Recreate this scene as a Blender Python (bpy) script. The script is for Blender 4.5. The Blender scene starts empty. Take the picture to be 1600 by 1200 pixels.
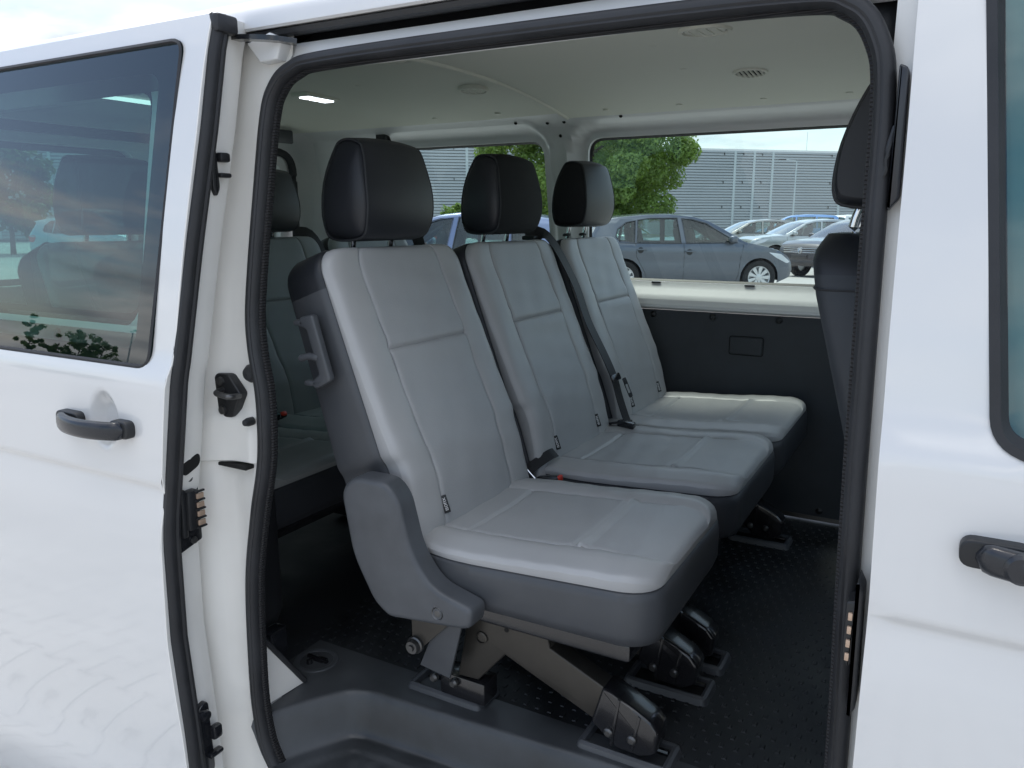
import bpy, bmesh, math, random
import numpy as np
from mathutils import Vector, Matrix
from mathutils.geometry import delaunay_2d_cdt
random.seed(7)
R = math.radians
SC = bpy.context.scene
COL = SC.collection

# ------------------------------------------------------------------ camera
PSI, PIT = R(29.2), math.atan(255 / 1225)
FWD = Vector((-math.sin(PSI) * math.cos(PIT), math.cos(PSI) * math.cos(PIT), -math.sin(PIT)))
RGT = Vector((math.cos(PSI), math.sin(PSI), 0))
UPV = RGT.cross(FWD)
cam = bpy.data.cameras.new('camera')
cam.sensor_width = 36
cam.lens = 36 * 1225 / 1600
cam.clip_start = .02
cam.clip_end = 2000
camo = bpy.data.objects.new('camera', cam)
COL.objects.link(camo)
camo.matrix_world = Matrix.Translation((0, 0, 1.42)) @ Matrix((RGT, UPV, -FWD)).transposed().to_4x4()
SC.camera = camo

# ------------------------------------------------------------------ sky, sun, exposure
SUN_EL, SUN_AZ = R(64), R(-50)          # azimuth from +Y towards +X
world = bpy.data.worlds.new('World')
SC.world = world
world.use_nodes = True
nt = world.node_tree
for n in list(nt.nodes):
    nt.nodes.remove(n)
def N(nt, t, **k):
    n = nt.nodes.new(t)
    for a, v in k.items():
        setattr(n, a, v)
    return n
def mathn(nt, op, a, b=None, c=None):
    n = N(nt, 'ShaderNodeMath', operation=op)
    for i, v in enumerate((a, b, c)):
        if v is None:
            continue
        if isinstance(v, (int, float)):
            n.inputs[i].default_value = v
        else:
            nt.links.new(v, n.inputs[i])
    return n.outputs[0]
sky = N(nt, 'ShaderNodeTexSky', sky_type='NISHITA')
sky.sun_disc = False
sky.sun_elevation = SUN_EL
sky.sun_rotation = SUN_AZ
sky.dust_density = 1.5
tc = N(nt, 'ShaderNodeTexCoord')
sep = N(nt, 'ShaderNodeSeparateXYZ')
nt.links.new(tc.outputs['Generated'], sep.inputs[0])
zz = mathn(nt, 'ADD', mathn(nt, 'MAXIMUM', sep.outputs['Z'], 0.0), 0.16)
cmb = N(nt, 'ShaderNodeCombineXYZ')
nt.links.new(mathn(nt, 'DIVIDE', sep.outputs['X'], zz), cmb.inputs[0])
nt.links.new(mathn(nt, 'DIVIDE', sep.outputs['Y'], zz), cmb.inputs[1])
nz = N(nt, 'ShaderNodeTexNoise')
nz.inputs['Scale'].default_value = 0.85
nz.inputs['Detail'].default_value = 9
nz.inputs['Roughness'].default_value = .58
nz.inputs['Distortion'].default_value = .35
nt.links.new(cmb.outputs[0], nz.inputs['Vector'])
rmp = N(nt, 'ShaderNodeValToRGB')
rmp.color_ramp.elements[0].position = .43
rmp.color_ramp.elements[1].position = .60
nt.links.new(nz.outputs['Fac'], rmp.inputs['Fac'])
nz2 = N(nt, 'ShaderNodeTexNoise')
nz2.inputs['Scale'].default_value = 1.6
nz2.inputs['Detail'].default_value = 8
nt.links.new(cmb.outputs[0], nz2.inputs['Vector'])
crm = N(nt, 'ShaderNodeValToRGB')
crm.color_ramp.elements[0].position = .34
crm.color_ramp.elements[0].color = (3.2, 3.7, 4.5, 1)
crm.color_ramp.elements[1].position = .66
crm.color_ramp.elements[1].color = (10.0, 10.1, 10.2, 1)
nt.links.new(nz2.outputs['Fac'], crm.inputs['Fac'])
mx = N(nt, 'ShaderNodeMix', data_type='RGBA')
nt.links.new(mathn(nt, 'MULTIPLY', rmp.outputs['Color'], .93), mx.inputs[0])
nt.links.new(sky.outputs[0], mx.inputs[6])
# overcast luminance: dimmer towards the horizon all the way round
vsc = N(nt, 'ShaderNodeVectorMath', operation='SCALE')
nt.links.new(crm.outputs['Color'], vsc.inputs[0])
nt.links.new(mathn(nt, 'ADD', mathn(nt, 'MULTIPLY', mathn(nt, 'MAXIMUM', sep.outputs['Z'], 0.0), .75), .60), vsc.inputs['Scale'])
nt.links.new(vsc.outputs[0], mx.inputs[7])
bg = N(nt, 'ShaderNodeBackground')
bg.inputs['Strength'].default_value = .1
nt.links.new(mx.outputs[2], bg.inputs['Color'])
wo = N(nt, 'ShaderNodeOutputWorld')
nt.links.new(bg.outputs[0], wo.inputs[0])

sun = bpy.data.lights.new('sun', 'SUN')
sun.energy = 1.35
sun.angle = R(18)
sun.color = (1, .95, .87)
suno = bpy.data.objects.new('sun', sun)
COL.objects.link(suno)
SD = Vector((math.sin(SUN_AZ) * math.cos(SUN_EL), math.cos(SUN_AZ) * math.cos(SUN_EL), math.sin(SUN_EL)))
suno.rotation_euler = SD.to_track_quat('Z', 'Y').to_euler()
suno.location = (0, 0, 30)

SC.view_settings.view_transform = 'Standard'
SC.view_settings.look = 'None'
SC.view_settings.gamma = 1
SC.view_settings.exposure = 1.18
SC.view_settings.use_curve_mapping = False
SC.cycles.use_denoising = True
SC.cycles.max_bounces = 10
SC.cycles.diffuse_bounces = 5
SC.cycles.glossy_bounces = 5
SC.cycles.transparent_max_bounces = 16
SC.cycles.sample_clamp_indirect = 6

# ------------------------------------------------------------------ materials
def mat(name, col, rough=.5, metal=0, coat=0, coat_rough=.05, spec=.5, bump=None, var=None, sheen=0, emit=None):
    """bump = (kind, scale, strength, distance); var = (scale, amount, detail): colour mottling"""
    m = bpy.data.materials.new(name)
    m.use_nodes = True
    t = m.node_tree
    b = t.nodes['Principled BSDF']
    b.inputs['Base Color'].default_value = (*col, 1)
    b.inputs['Roughness'].default_value = rough
    b.inputs['Metallic'].default_value = metal
    b.inputs['Coat Weight'].default_value = coat
    b.inputs['Coat Roughness'].default_value = coat_rough
    b.inputs['Specular IOR Level'].default_value = spec
    b.inputs['Sheen Weight'].default_value = sheen
    if emit:
        b.inputs['Emission Color'].default_value = (*emit[:3], 1)
        b.inputs['Emission Strength'].default_value = emit[3]
    tcn = N(t, 'ShaderNodeTexCoord')
    if var:
        nn = N(t, 'ShaderNodeTexNoise')
        nn.inputs['Scale'].default_value = var[0]
        nn.inputs['Detail'].default_value = var[2] if len(var) > 2 else 4
        t.links.new(tcn.outputs['Object'], nn.inputs['Vector'])
        rr = N(t, 'ShaderNodeValToRGB')
        rr.color_ramp.elements[0].position = .3
        rr.color_ramp.elements[1].position = .7
        lo, hi = 1 - var[1], 1 + var[1]
        rr.color_ramp.elements[0].color = (*[c * lo for c in col], 1)
        rr.color_ramp.elements[1].color = (*[min(1, c * hi) for c in col], 1)
        t.links.new(nn.outputs['Fac'], rr.inputs['Fac'])
        t.links.new(rr.outputs['Color'], b.inputs['Base Color'])
        r2 = N(t, 'ShaderNodeMapRange')
        r2.inputs['From Min'].default_value = .3
        r2.inputs['From Max'].default_value = .7
        r2.inputs['To Min'].default_value = max(.02, rough - var[1] * .25)
        r2.inputs['To Max'].default_value = min(1, rough + var[1] * .25)
        t.links.new(nn.outputs['Fac'], r2.inputs['Value'])
        t.links.new(r2.outputs[0], b.inputs['Roughness'])
    if bump:
        kind, sc, st, di = bump
        if kind == 'noise':
            k = N(t, 'ShaderNodeTexNoise')
            k.inputs['Detail'].default_value = 3
        elif kind == 'voronoi':
            k = N(t, 'ShaderNodeTexVoronoi')
        else:
            k = N(t, 'ShaderNodeTexWave')
            k.bands_direction = kind
        k.inputs['Scale'].default_value = sc
        t.links.new(tcn.outputs['Object'], k.inputs['Vector'])
        bn = N(t, 'ShaderNodeBump')
        bn.inputs['Strength'].default_value = st
        bn.inputs['Distance'].default_value = di
        t.links.new(k.outputs[0], bn.inputs['Height'])
        t.links.new(bn.outputs[0], b.inputs['Normal'])
        if coat:
            pass
    return m
def glass_mat(name, tint, ior=1.5, rough=0.0, k=1.7):
    m = bpy.data.materials.new(name)
    m.use_nodes = True
    t = m.node_tree
    t.nodes.remove(t.nodes['Principled BSDF'])
    o = t.nodes['Material Output']
    tr = N(t, 'ShaderNodeBsdfTransparent')
    tr.inputs[0].default_value = (*tint, 1)
    gl = N(t, 'ShaderNodeBsdfGlossy')
    gl.inputs['Roughness'].default_value = rough
    gl.inputs['Color'].default_value = (1, 1, 1, 1)
    fr = N(t, 'ShaderNodeFresnel')
    fr.inputs['IOR'].default_value = ior
    ms = N(t, 'ShaderNodeMixShader')
    t.links.new(mathn(t, 'MINIMUM', mathn(t, 'MULTIPLY', fr.outputs[0], k), 1.0), ms.inputs[0])
    t.links.new(tr.outputs[0], ms.inputs[1])
    t.links.new(gl.outputs[0], ms.inputs[2])
    t.links.new(ms.outputs[0], o.inputs[0])
    return m
M = {}
M['paint'] = mat('white_paint', (.71, .705, .695), .34, coat=1, coat_rough=.05)
M['paint'].node_tree.nodes['Principled BSDF'].inputs['Coat IOR'].default_value = 1.7
M['jamb'] = mat('jamb_paint', (.83, .815, .775), .38, coat=.5, coat_rough=.12, var=(9, .03))
M['inpaint'] = mat('inner_paint', (.73, .735, .73), .42, coat=.25, coat_rough=.2)
M['rubber'] = mat('seal_rubber', (.022, .023, .026), .55, bump=('noise', 260, .12, .002), var=(14, .25))
M['rubber_rib'] = mat('ribbed_seal_edge', (.018, .018, .02), .6, bump=('Z', 60, .9, .004))
M['rubber_ribx'] = mat('ribbed_seal_edge_across', (.018, .018, .02), .6, bump=('X', 60, .9, .004))
M['plastic'] = mat('charcoal_plastic', (.070, .075, .083), .42, bump=('noise', 700, .18, .001), var=(20, .12))
M['plasticd'] = mat('black_plastic', (.013, .014, .016), .42, bump=('noise', 500, .12, .001))
M['gloss'] = mat('gloss_black', (.012, .013, .016), .16, coat=.3)
M['handle'] = mat('handle_black', (.016, .018, .023), .24, spec=.6)
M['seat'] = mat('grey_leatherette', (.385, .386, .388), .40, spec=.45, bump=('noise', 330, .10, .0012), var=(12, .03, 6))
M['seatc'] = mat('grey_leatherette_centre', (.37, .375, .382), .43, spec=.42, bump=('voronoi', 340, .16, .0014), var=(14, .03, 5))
M['seatd'] = mat('charcoal_leatherette', (.058, .062, .069), .46, spec=.5, bump=('noise', 380, .14, .0012), var=(9, .1))
M['seatd2'] = mat('dark_charcoal_leatherette', (.030, .033, .039), .48, spec=.45, bump=('noise', 380, .14, .0012), var=(9, .1))
M['seatk'] = mat('navy_black_leatherette', (.017, .019, .024), .46, spec=.5, bump=('noise', 380, .12, .001), var=(9, .1))
M['seat3'] = mat('shaded_grey_leatherette', (.24, .255, .255), .45, spec=.4, bump=('noise', 330, .10, .0012), var=(12, .04, 6))  # rear bench grey and its centre: the rear row's shade is in the colour
M['seat3c'] = mat('shaded_grey_leatherette_centre', (.22, .238, .24), .5, spec=.4, bump=('voronoi', 340, .16, .0014), var=(14, .04, 5))
M['fabric'] = mat('black_fabric', (.011, .012, .014), .8, spec=.3, bump=('noise', 900, .3, .001))
M['thread'] = mat('thread', (.30, .31, .33), .6)
M['threadd'] = mat('dark_thread', (.03, .032, .036), .6)
M['chrome'] = mat('chrome', (.75, .76, .78), .12, metal=1)
M['steel'] = mat('grey_bracket_steel', (.062, .057, .050), .36, metal=.5, var=(16, .15))
M['blackmetal'] = mat('black_gloss_metal', (.012, .012, .014), .22, coat=.4, spec=.6)
M['bolt'] = mat('dark_bolt', (.12, .12, .12), .35, metal=.8)
M['floor'] = mat('floor_rubber', (.016, .018, .021), .62, bump=('noise', 340, .25, .001), var=(9, .5, 10))
M['stepm'] = mat('step_plastic', (.050, .054, .059), .40, bump=('noise', 520, .25, .001), var=(6, .45, 12))
M['liner'] = mat('headliner', (.68, .685, .60), .75, bump=('noise', 420, .1, .001), var=(2.5, .02))
M['panel'] = mat('side_panel', (.038, .043, .050), .6, bump=('noise', 300, .2, .001), var=(7, .18, 9))
M['red'] = mat('red_plastic', (.62, .035, .015), .35)
M['copper'] = mat('copper_contacts', (.55, .40, .30), .4, metal=.5)
M['belt'] = mat('belt_webbing', (.012, .012, .015), .55, bump=('X', 260, .4, .001))
M['white'] = mat('white_print', (.8, .8, .8), .6)
M['lamp'] = mat('lamp_lens', (.8, .85, .9), .3, emit=(.86, .93, 1, 1.4))
M['hole'] = mat('dark_hole', (.006, .006, .006), .8)
M['glass'] = glass_mat('tinted_glass', (.34, .55, .56), 1.5)
M['clear'] = glass_mat('pale_glass', (.80, .92, .89), 1.45, k=1.3)
M['doorglass'] = glass_mat('door_glass', (.52, .82, .77), 1.5, k=1.75)
M['privacy'] = glass_mat('rear_tint_glass', (.66, .82, .79), 1.5, k=1.2)
M['reartint'] = glass_mat('rear_door_glass', (.50, .60, .58), 1.5, k=1.3)
M['carglass'] = glass_mat('car_glass', (.50, .66, .62), 1.55)
M['frit'] = mat('black_frit', (.010, .011, .013), .35)

# ------------------------------------------------------------------ mesh helpers
def wloc(o):
    v = Vector((0, 0, 0))
    while o is not None:
        v += o.location
        o = o.parent
    return v
def ob(name, verts, faces, mats, parent=None, midx=None, smooth=True, sharp=38, local=False, kind=None):
    me = bpy.data.meshes.new(name)
    if parent is not None and not local:
        off = wloc(parent)
        verts = [(v[0] - off.x, v[1] - off.y, v[2] - off.z) for v in verts]
    me.from_pydata([tuple(v) for v in verts], [], [tuple(f) for f in faces])
    if not isinstance(mats, (list, tuple)):
        mats = [mats]
    for m in mats:
        me.materials.append(M[m] if isinstance(m, str) else m)
    if midx is not None:
        me.polygons.foreach_set('material_index', midx)
    if smooth:
        me.shade_smooth()
        me.set_sharp_from_angle(angle=R(sharp))
    o = bpy.data.objects.new(name, me)
    COL.objects.link(o)
    if parent is not None:
        o.parent = parent
    if kind:
        o['kind'] = kind
    return o
def empty(name, loc, label=None, cat=None, group=None, rz=0):
    o = bpy.data.objects.new(name, None)
    o.empty_display_size = .1
    COL.objects.link(o)
    o.location = loc
    o.rotation_euler = (0, 0, rz)
    tag(o, label, cat, group)
    return o
def tag(o, label=None, cat=None, group=None, kind=None):
    for k, v in (('label', label), ('category', cat), ('group', group), ('kind', kind)):
        if v:
            o[k] = v
    return o
class MB:
    """collects pieces of ONE part"""
    def __init__(s):
        s.v, s.f, s.m, s.pc = [], [], [], []
    def add(s, vf, mi=0):
        v, f = vf
        s.pc.append((v, f))
        n = len(s.v)
        s.v += [tuple(x) for x in v]
        s.f += [tuple(i + n for i in q) for q in f]
        s.m += [mi] * len(f)
        return s
    def each(s, name, mats, parent=None, **k):
        return [ob(name, v, f, mats, parent, **k) for v, f in s.pc]
    def build(s, name, mats, parent=None, **k):
        return ob(name, s.v, s.f, mats, parent, midx=s.m, **k)
def bm_out(bm):
    bmesh.ops.recalc_face_normals(bm, faces=bm.faces)
    bm.verts.index_update()
    r = [v.co[:] for v in bm.verts], [[v.index for v in f.verts] for f in bm.faces]
    bm.free()
    return r
def box(c, s, bev=0, seg=2, rot=None):
    bm = bmesh.new()
    bmesh.ops.create_cube(bm, size=1)
    bmesh.ops.scale(bm, vec=s, verts=bm.verts)
    if bev:
        bmesh.ops.bevel(bm, geom=bm.edges[:], offset=bev, segments=seg, profile=.5, affect='EDGES')
    if rot is not None:
        bmesh.ops.rotate(bm, cent=(0, 0, 0), matrix=rot, verts=bm.verts)
    bmesh.ops.translate(bm, vec=c, verts=bm.verts)
    return bm_out(bm)
AX = {'xz': lambda a, b, h: (a, h, b), 'yz': lambda a, b, h: (h, a, b), 'xy': lambda a, b, h: (a, b, h)}
def prism(poly, axes, h0, h1, bev=0, seg=3, both=True):
    fn = AX[axes]
    bm = bmesh.new()
    lo = [bm.verts.new(fn(a, b, h0)) for a, b in poly]
    hi = [bm.verts.new(fn(a, b, h1)) for a, b in poly]
    n = len(poly)
    f0 = bm.faces.new(lo)
    f1 = bm.faces.new(hi)
    for i in range(n):
        bm.faces.new((lo[i], lo[(i + 1) % n], hi[(i + 1) % n], hi[i]))
    bmesh.ops.recalc_face_normals(bm, faces=bm.faces)
    if bev:
        ed = list(f0.edges) + (list(f1.edges) if both else [])
        bmesh.ops.bevel(bm, geom=ed, offset=bev, segments=seg, profile=.5, affect='EDGES')
    return bm_out(bm)
def rounded(poly, r, seg=4):
    """round the corners of a polygon; r a number or one per corner"""
    out = []
    n = len(poly)
    for i in range(n):
        p = Vector(poly[i]); a = Vector(poly[i - 1]); b = Vector(poly[(i + 1) % n])
        rr = r[i] if isinstance(r, (list, tuple)) else r
        da, db = (a - p), (b - p)
        rr = min(rr, da.length * .48, db.length * .48)
        if rr < 1e-5:
            out.append(tuple(p)); continue
        p0, p1 = p + da.normalized() * rr, p + db.normalized() * rr
        for k in range(seg + 1):
            t = k / seg
            q = p0 * (1 - t) ** 2 + p * 2 * t * (1 - t) + p1 * t * t
            out.append(tuple(q))
    return out
def lathe(prof, c, axis='z', n=32, a0=0, a1=2 * math.pi):
    """prof: list of (r, h)"""
    full = abs(a1 - a0 - 2 * math.pi) < 1e-6
    v, f = [], []
    m = n if full else n + 1
    for i in range(m):
        a = a0 + (a1 - a0) * i / n
        ca, sa = math.cos(a), math.sin(a)
        for r, h in prof:
            p = {'z': (r * ca, r * sa, h), 'y': (r * ca, h, r * sa), 'x': (h, r * ca, r * sa)}[axis]
            v.append((c[0] + p[0], c[1] + p[1], c[2] + p[2]))
    k = len(prof)
    for i in range(n):
        j = (i + 1) % m
        for q in range(k - 1):
            f.append((i * k + q, i * k + q + 1, j * k + q + 1, j * k + q))
    return v, f
def smooth_path(pts, n=6, closed=False):
    P_ = [Vector(p) for p in pts]
    out = []
    m = len(P_)
    for i in range(m if closed else m - 1):
        p0 = P_[(i - 1) % m] if closed or i > 0 else P_[0]
        p1, p2 = P_[i], P_[(i + 1) % m]
        p3 = P_[(i + 2) % m] if closed or i + 2 < m else P_[-1]
        for k in range(n):
            t = k / n
            out.append(.5 * ((2 * p1) + (p2 - p0) * t + (2 * p0 - 5 * p1 + 4 * p2 - p3) * t * t + (3 * p1 - p0 - 3 * p2 + p3) * t ** 3))
    if not closed:
        out.append(P_[-1])
    return out
def tube(path, r, n=10, closed=False, cap=True, flat=1.0, up=(0, 0, 1), sec=None):
    """sweep a circle (or the (a,b) polygon sec) along path; flat squashes along the second axis"""
    path = [Vector(p) for p in path]
    m = len(path)
    v, f = [], []
    sec = sec or [(math.cos(2 * math.pi * k / n), math.sin(2 * math.pi * k / n) * flat) for k in range(n)]
    n = len(sec)
    u = Vector(up)
    for i, p in enumerate(path):
        a = path[i - 1] if (i > 0 or closed) else p
        b = path[(i + 1) % m] if (i < m - 1 or closed) else p
        t = (b - a).normalized()
        s = t.cross(u)
        if s.length < 1e-4:
            s = t.cross(Vector((1, 0, 0)))
        s.normalize()
        w = s.cross(t).normalized()
        rr = r[i] if isinstance(r, (list, tuple)) else r
        for x, y in sec:
            v.append(p + s * x * rr + w * y * rr)
    for i in range(m if closed else m - 1):
        j = (i + 1) % m
        for k in range(n):
            f.append((i * n + k, i * n + (k + 1) % n, j * n + (k + 1) % n, j * n + k))
    if cap and not closed:
        f.append(tuple(range(n - 1, -1, -1)))
        f.append(tuple((m - 1) * n + k for k in range(n)))
    return v, f
def ribbon(path, w, th, nrm):
    """flat strap along path; nrm = face normal (one vector or one per point)"""
    path = [Vector(p) for p in path]
    v, f = [], []
    m = len(path)
    for i, p in enumerate(path):
        t = (path[min(i + 1, m - 1)] - path[max(i - 1, 0)]).normalized()
        nn = Vector(nrm[i] if isinstance(nrm, list) else nrm)
        s = t.cross(nn).normalized()
        nn = s.cross(t).normalized()
        for x, y in ((-1, -1), (1, -1), (1, 1), (-1, 1)):
            v.append(p + s * x * w / 2 + nn * y * th / 2)
    for i in range(m - 1):
        for k in range(4):
            f.append((i * 4 + k, i * 4 + (k + 1) % 4, i * 4 + 4 + (k + 1) % 4, i * 4 + 4 + k))
    f.append((3, 2, 1, 0))
    f.append(tuple((m - 1) * 4 + k for k in range(4)))
    return v, f
def inside(poly, x, y):
    px = np.array([p[0] for p in poly]); py = np.array([p[1] for p in poly])
    qx, qy = np.roll(px, -1), np.roll(py, -1)
    x = np.asarray(x)[:, None]; y = np.asarray(y)[:, None]
    c = ((py > y) != (qy > y)) & (x < (qx - px) * (y - py) / (np.where(qy == py, 1e-12, qy - py)) + px)
    return c.sum(1) % 2 == 1
def segdist(poly, x, y):
    px = np.array([p[0] for p in poly]); py = np.array([p[1] for p in poly])
    dx, dy = np.roll(px, -1) - px, np.roll(py, -1) - py
    x = np.asarray(x)[:, None]; y = np.asarray(y)[:, None]
    t = np.clip(((x - px) * dx + (y - py) * dy) / (dx * dx + dy * dy + 1e-12), 0, 1)
    return np.sqrt((x - px - t * dx) ** 2 + (y - py - t * dy) ** 2).min(1)
def resample(poly, step):
    out = []
    n = len(poly)
    for i in range(n):
        a, b = Vector(poly[i]), Vector(poly[(i + 1) % n])
        k = max(1, int(math.ceil((b - a).length / step)))
        for j in range(k):
            out.append(tuple(a + (b - a) * j / k))
    return out
def skin(outline, holes, fn, step=.04, us=None, vs=None, rim=None, hrim=None):
    """triangulated curved sheet with real openings. fn(u,v)->xyz. rim / hrim: fn giving the folded-back edge"""
    outline = resample(outline, step)
    holes = [resample(h, step) for h in holes]
    u0, u1 = min(p[0] for p in outline), max(p[0] for p in outline)
    v0, v1 = min(p[1] for p in outline), max(p[1] for p in outline)
    us = np.array(us) if us is not None else np.arange(u0, u1, step)
    vs = np.array(vs) if vs is not None else np.arange(v0, v1, step)
    gu, gv = np.meshgrid(us, vs)
    gu, gv = gu.ravel(), gv.ravel()
    ok = inside(outline, gu, gv) & (segdist(outline, gu, gv) > step * .35)
    for h in holes:
        ok &= ~inside(h, gu, gv) & (segdist(h, gu, gv) > step * .35)
    pts, edges = [], []
    for loop in [outline] + holes:
        b = len(pts)
        pts += [Vector(p) for p in loop]
        edges += [(b + i, b + (i + 1) % len(loop)) for i in range(len(loop))]
    pts += [Vector((a, b)) for a, b in zip(gu[ok], gv[ok])]
    rv, re, rf = delaunay_2d_cdt(pts, edges, [], 0, 1e-7)[:3]
    cu = np.array([sum(rv[i].x for i in f) / len(f) for f in rf])
    cv = np.array([sum(rv[i].y for i in f) / len(f) for f in rf])
    keep = inside(outline, cu, cv)
    for h in holes:
        keep &= ~inside(h, cu, cv)
    faces = [tuple(f) for f, k in zip(rf, keep) if k]
    verts = [Vector(fn(p.x, p.y)) for p in rv]
    for loop, g in [(outline, rim)] + [(h, hrim) for h in holes]:
        if g is None:
            continue
        b = len(verts)
        n = len(loop)
        for q in loop:
            verts.append(Vector(fn(*q)))
        for q in loop:
            verts.append(Vector(g(*q)))
        faces += [(b + i, b + (i + 1) % n, b + n + (i + 1) % n, b + n + i) for i in range(n)]
    used = sorted({i for f in faces for i in f})
    mp = {o: k for k, o in enumerate(used)}
    return [verts[i] for i in used], [tuple(mp[i] for i in f) for f in faces]
def ring_strip(loop_a, loop_b):
    n = len(loop_a)
    return list(loop_a) + list(loop_b), [(i, (i + 1) % n, n + (i + 1) % n, n + i) for i in range(n)]
def offset_poly(poly, d):
    """offset a closed polygon inward (positive d) for either winding"""
    n = len(poly)
    area = sum(poly[i][0] * poly[(i + 1) % n][1] - poly[(i + 1) % n][0] * poly[i][1] for i in range(n))
    sg = 1 if area > 0 else -1
    out = []
    for i in range(n):
        a, p, b = Vector(poly[i - 1]), Vector(poly[i]), Vector(poly[(i + 1) % n])
        t = (b - a).normalized()
        nn = Vector((-t.y, t.x)) * sg
        out.append(tuple(p + nn * d))
    return out
def text_mesh(txt, size, depth=.0004):
    cu = bpy.data.curves.new('lettering', 'FONT')
    cu.body = txt
    cu.size = size
    cu.align_x = 'CENTER'
    cu.align_y = 'CENTER'
    cu.extrude = depth
    cu.resolution_u = 2
    o = bpy.data.objects.new('lettering', cu)
    COL.objects.link(o)
    dg = bpy.context.evaluated_depsgraph_get()
    me = bpy.data.meshes.new_from_object(o.evaluated_get(dg))
    v = [x.co[:] for x in me.vertices]
    f = [tuple(p.vertices) for p in me.polygons]
    bpy.data.objects.remove(o)
    bpy.data.curves.remove(cu)
    bpy.data.meshes.remove(me)
    return v, f
def sstep(a, b, x):
    t = min(1, max(0, (x - a) / (b - a)))
    return t * t * (3 - 2 * t)

# ------------------------------------------------------------------ ground
FL = .43                                   # van floor height
def gz(x, y):
    return -.10 + .17 * sstep(3.5, 10, y) - .14 * sstep(18, 24, y)
gv, gf = [], []
gx = [-400, -150, -60, -30, -15, -8, -4, 0, 4, 8, 15, 30, 60, 150, 400]
gy = [-400, -150, -60, -20, -8, -3, 0, 2, 3.5, 4.5, 5.5, 6.5, 7.5, 8.5, 10, 14, 18, 19.5, 21, 22.5, 24, 35, 60, 100, 200, 400]
for y in gy:
    for x in gx:
        gv.append((x, y, gz(x, y)))
for j in range(len(gy) - 1):
    for i in range(len(gx) - 1):
        a = j * len(gx) + i
        gf.append((a, a + 1, a + 1 + len(gx), a + len(gx)))
M['ground'] = mat('concrete_yard', (.40, .39, .37), .85, bump=('noise', 14, .3, .01), var=(.6, .16, 10))
tag(ob('ground', gv, gf, 'ground'), kind='structure')
# interlocking pavers beside the van (mirrored in its doors)
M['paver'] = mat('concrete_paver', (.40, .395, .38), .8, bump=('noise', 90, .3, .004), var=(3, .16, 6))
pb = MB()
bone = [(-.098, -.07), (-.05, -.07), (-.03, -.045), (.03, -.045), (.05, -.07), (.098, -.07), (.098, .07), (.05, .07), (.03, .045), (-.03, .045), (-.05, .07), (-.098, .07)]
for j in range(34):
    for i in range(30):
        cx, cy = -4.6 + i * .2 + (.1 if j % 2 else 0), .85 - j * .1195
        dz = random.uniform(-.002, .002)
        v = [(cx + a * .982, cy + b * .98, -.072 + dz) for a, b in bone] + [(cx + a * .982, cy + b * .98, -.0995) for a, b in bone]
        f = [tuple(range(12))] + [(k, (k + 1) % 12, 12 + (k + 1) % 12, 12 + k) for k in range(12)]
        pb.add((v, f))
tag(pb.build('pavers', 'paver', smooth=False), 'interlocking concrete pavers beside the van', kind='stuff')

# ------------------------------------------------------------------ the van
VAN = empty('van', (-.9, 1.88, -.1), 'white passenger van with its side sliding door open', 'van')
ZS = [-.1, .05, .2, .28, .33, .38, .6, .88, .945, .954, .963, 1.05, 1.14, 1.155, 1.19, 1.25, 1.4, 1.6, 1.72, 1.76, 1.80, 1.84]
SS = [.06, .02, -.006, -.012, -.004, 0, -.004, 0, .010, .012, .002, .004, .008, .011, .028, .037, .06, .096, .122, .135, .165, .22]
_zt = np.arange(-.12, 1.90, .002)
_lin = np.interp(_zt, ZS, SS)
_sg = np.interp(_zt, [.0, .84, .90, .98, 1.06, 1.13, 1.22, 1.32, 1.70, 1.78], [.04, .035, .003, .003, .02, .006, .012, .045, .04, .01])
_st = np.array([np.sum(_lin * np.exp(-.5 * ((_zt - a) / s) ** 2)) / np.sum(np.exp(-.5 * ((_zt - a) / s) ** 2)) for a, s in zip(_zt, _sg)])
def s_out(z):
    return float(np.interp(z, _zt, _st))
def s_body(z):
    return float(np.interp(z, [-.1, .9, 1.15, 1.4, 1.7, 1.76], [0, 0, .015, .06, .118, .135]))
def y_seal(z):
    return .99 + .62 * s_body(z)
YO, YD = .93, .84
ROWS = sorted(set(list(np.arange(-.06, .86, .045)) + [.28, .33, .38, .88, .9, .92, .935, .943, .949, .955, .960, .966, .972, .985, 1.02] + list(np.arange(1.05, 1.14, .03)) + [1.14, 1.155, 1.17, 1.19, 1.21] + list(np.arange(1.25, 1.76, .04))))

# roof skin and the door track under its edge
sec = [(1.072, 1.7435), (1.052, 1.7425), (1.048, 1.746), (1.05, 1.765), (1.06, 1.785), (1.09, 1.803), (1.14, 1.817), (1.3, 1.842), (1.6, 1.862), (1.88, 1.868)]
sec = sec + [(3.76 - y, z) for y, z in sec[-2::-1]]
xs = [-2.62, -2.58, -2.3, -1.9, -1.5, -1.25, -.9, -.5, -.1, .3, .6, .72]
v, f = [], []
for x in xs:
    for y, z in sec:
        v.append((x, y, z - .03 * max(0, (x - .3) / .4) ** 2))
k = len(sec)
for i in range(len(xs) - 1):
    for j in range(k - 1):
        f.append((i * k + j, i * k + j + 1, i * k + k + j + 1, i * k + k + j))
ob('roof', v, f, 'paint', VAN)
def extr(section, x0, x1, n=1, close=False):
    v, f = [], []
    k = len(section)
    for i in range(n + 1):
        x = x0 + (x1 - x0) * i / n
        v += [(x, y, z) for y, z in section]
    for i in range(n):
        for j in range(k if close else k - 1):
            a, b = i * k + j, i * k + (j + 1) % k
            f.append((a, b, b + k, a + k))
    if close:
        f.append(tuple(range(k - 1, -1, -1)))
        f.append(tuple(n * k + j for j in range(k)))
    return v, f
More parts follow.
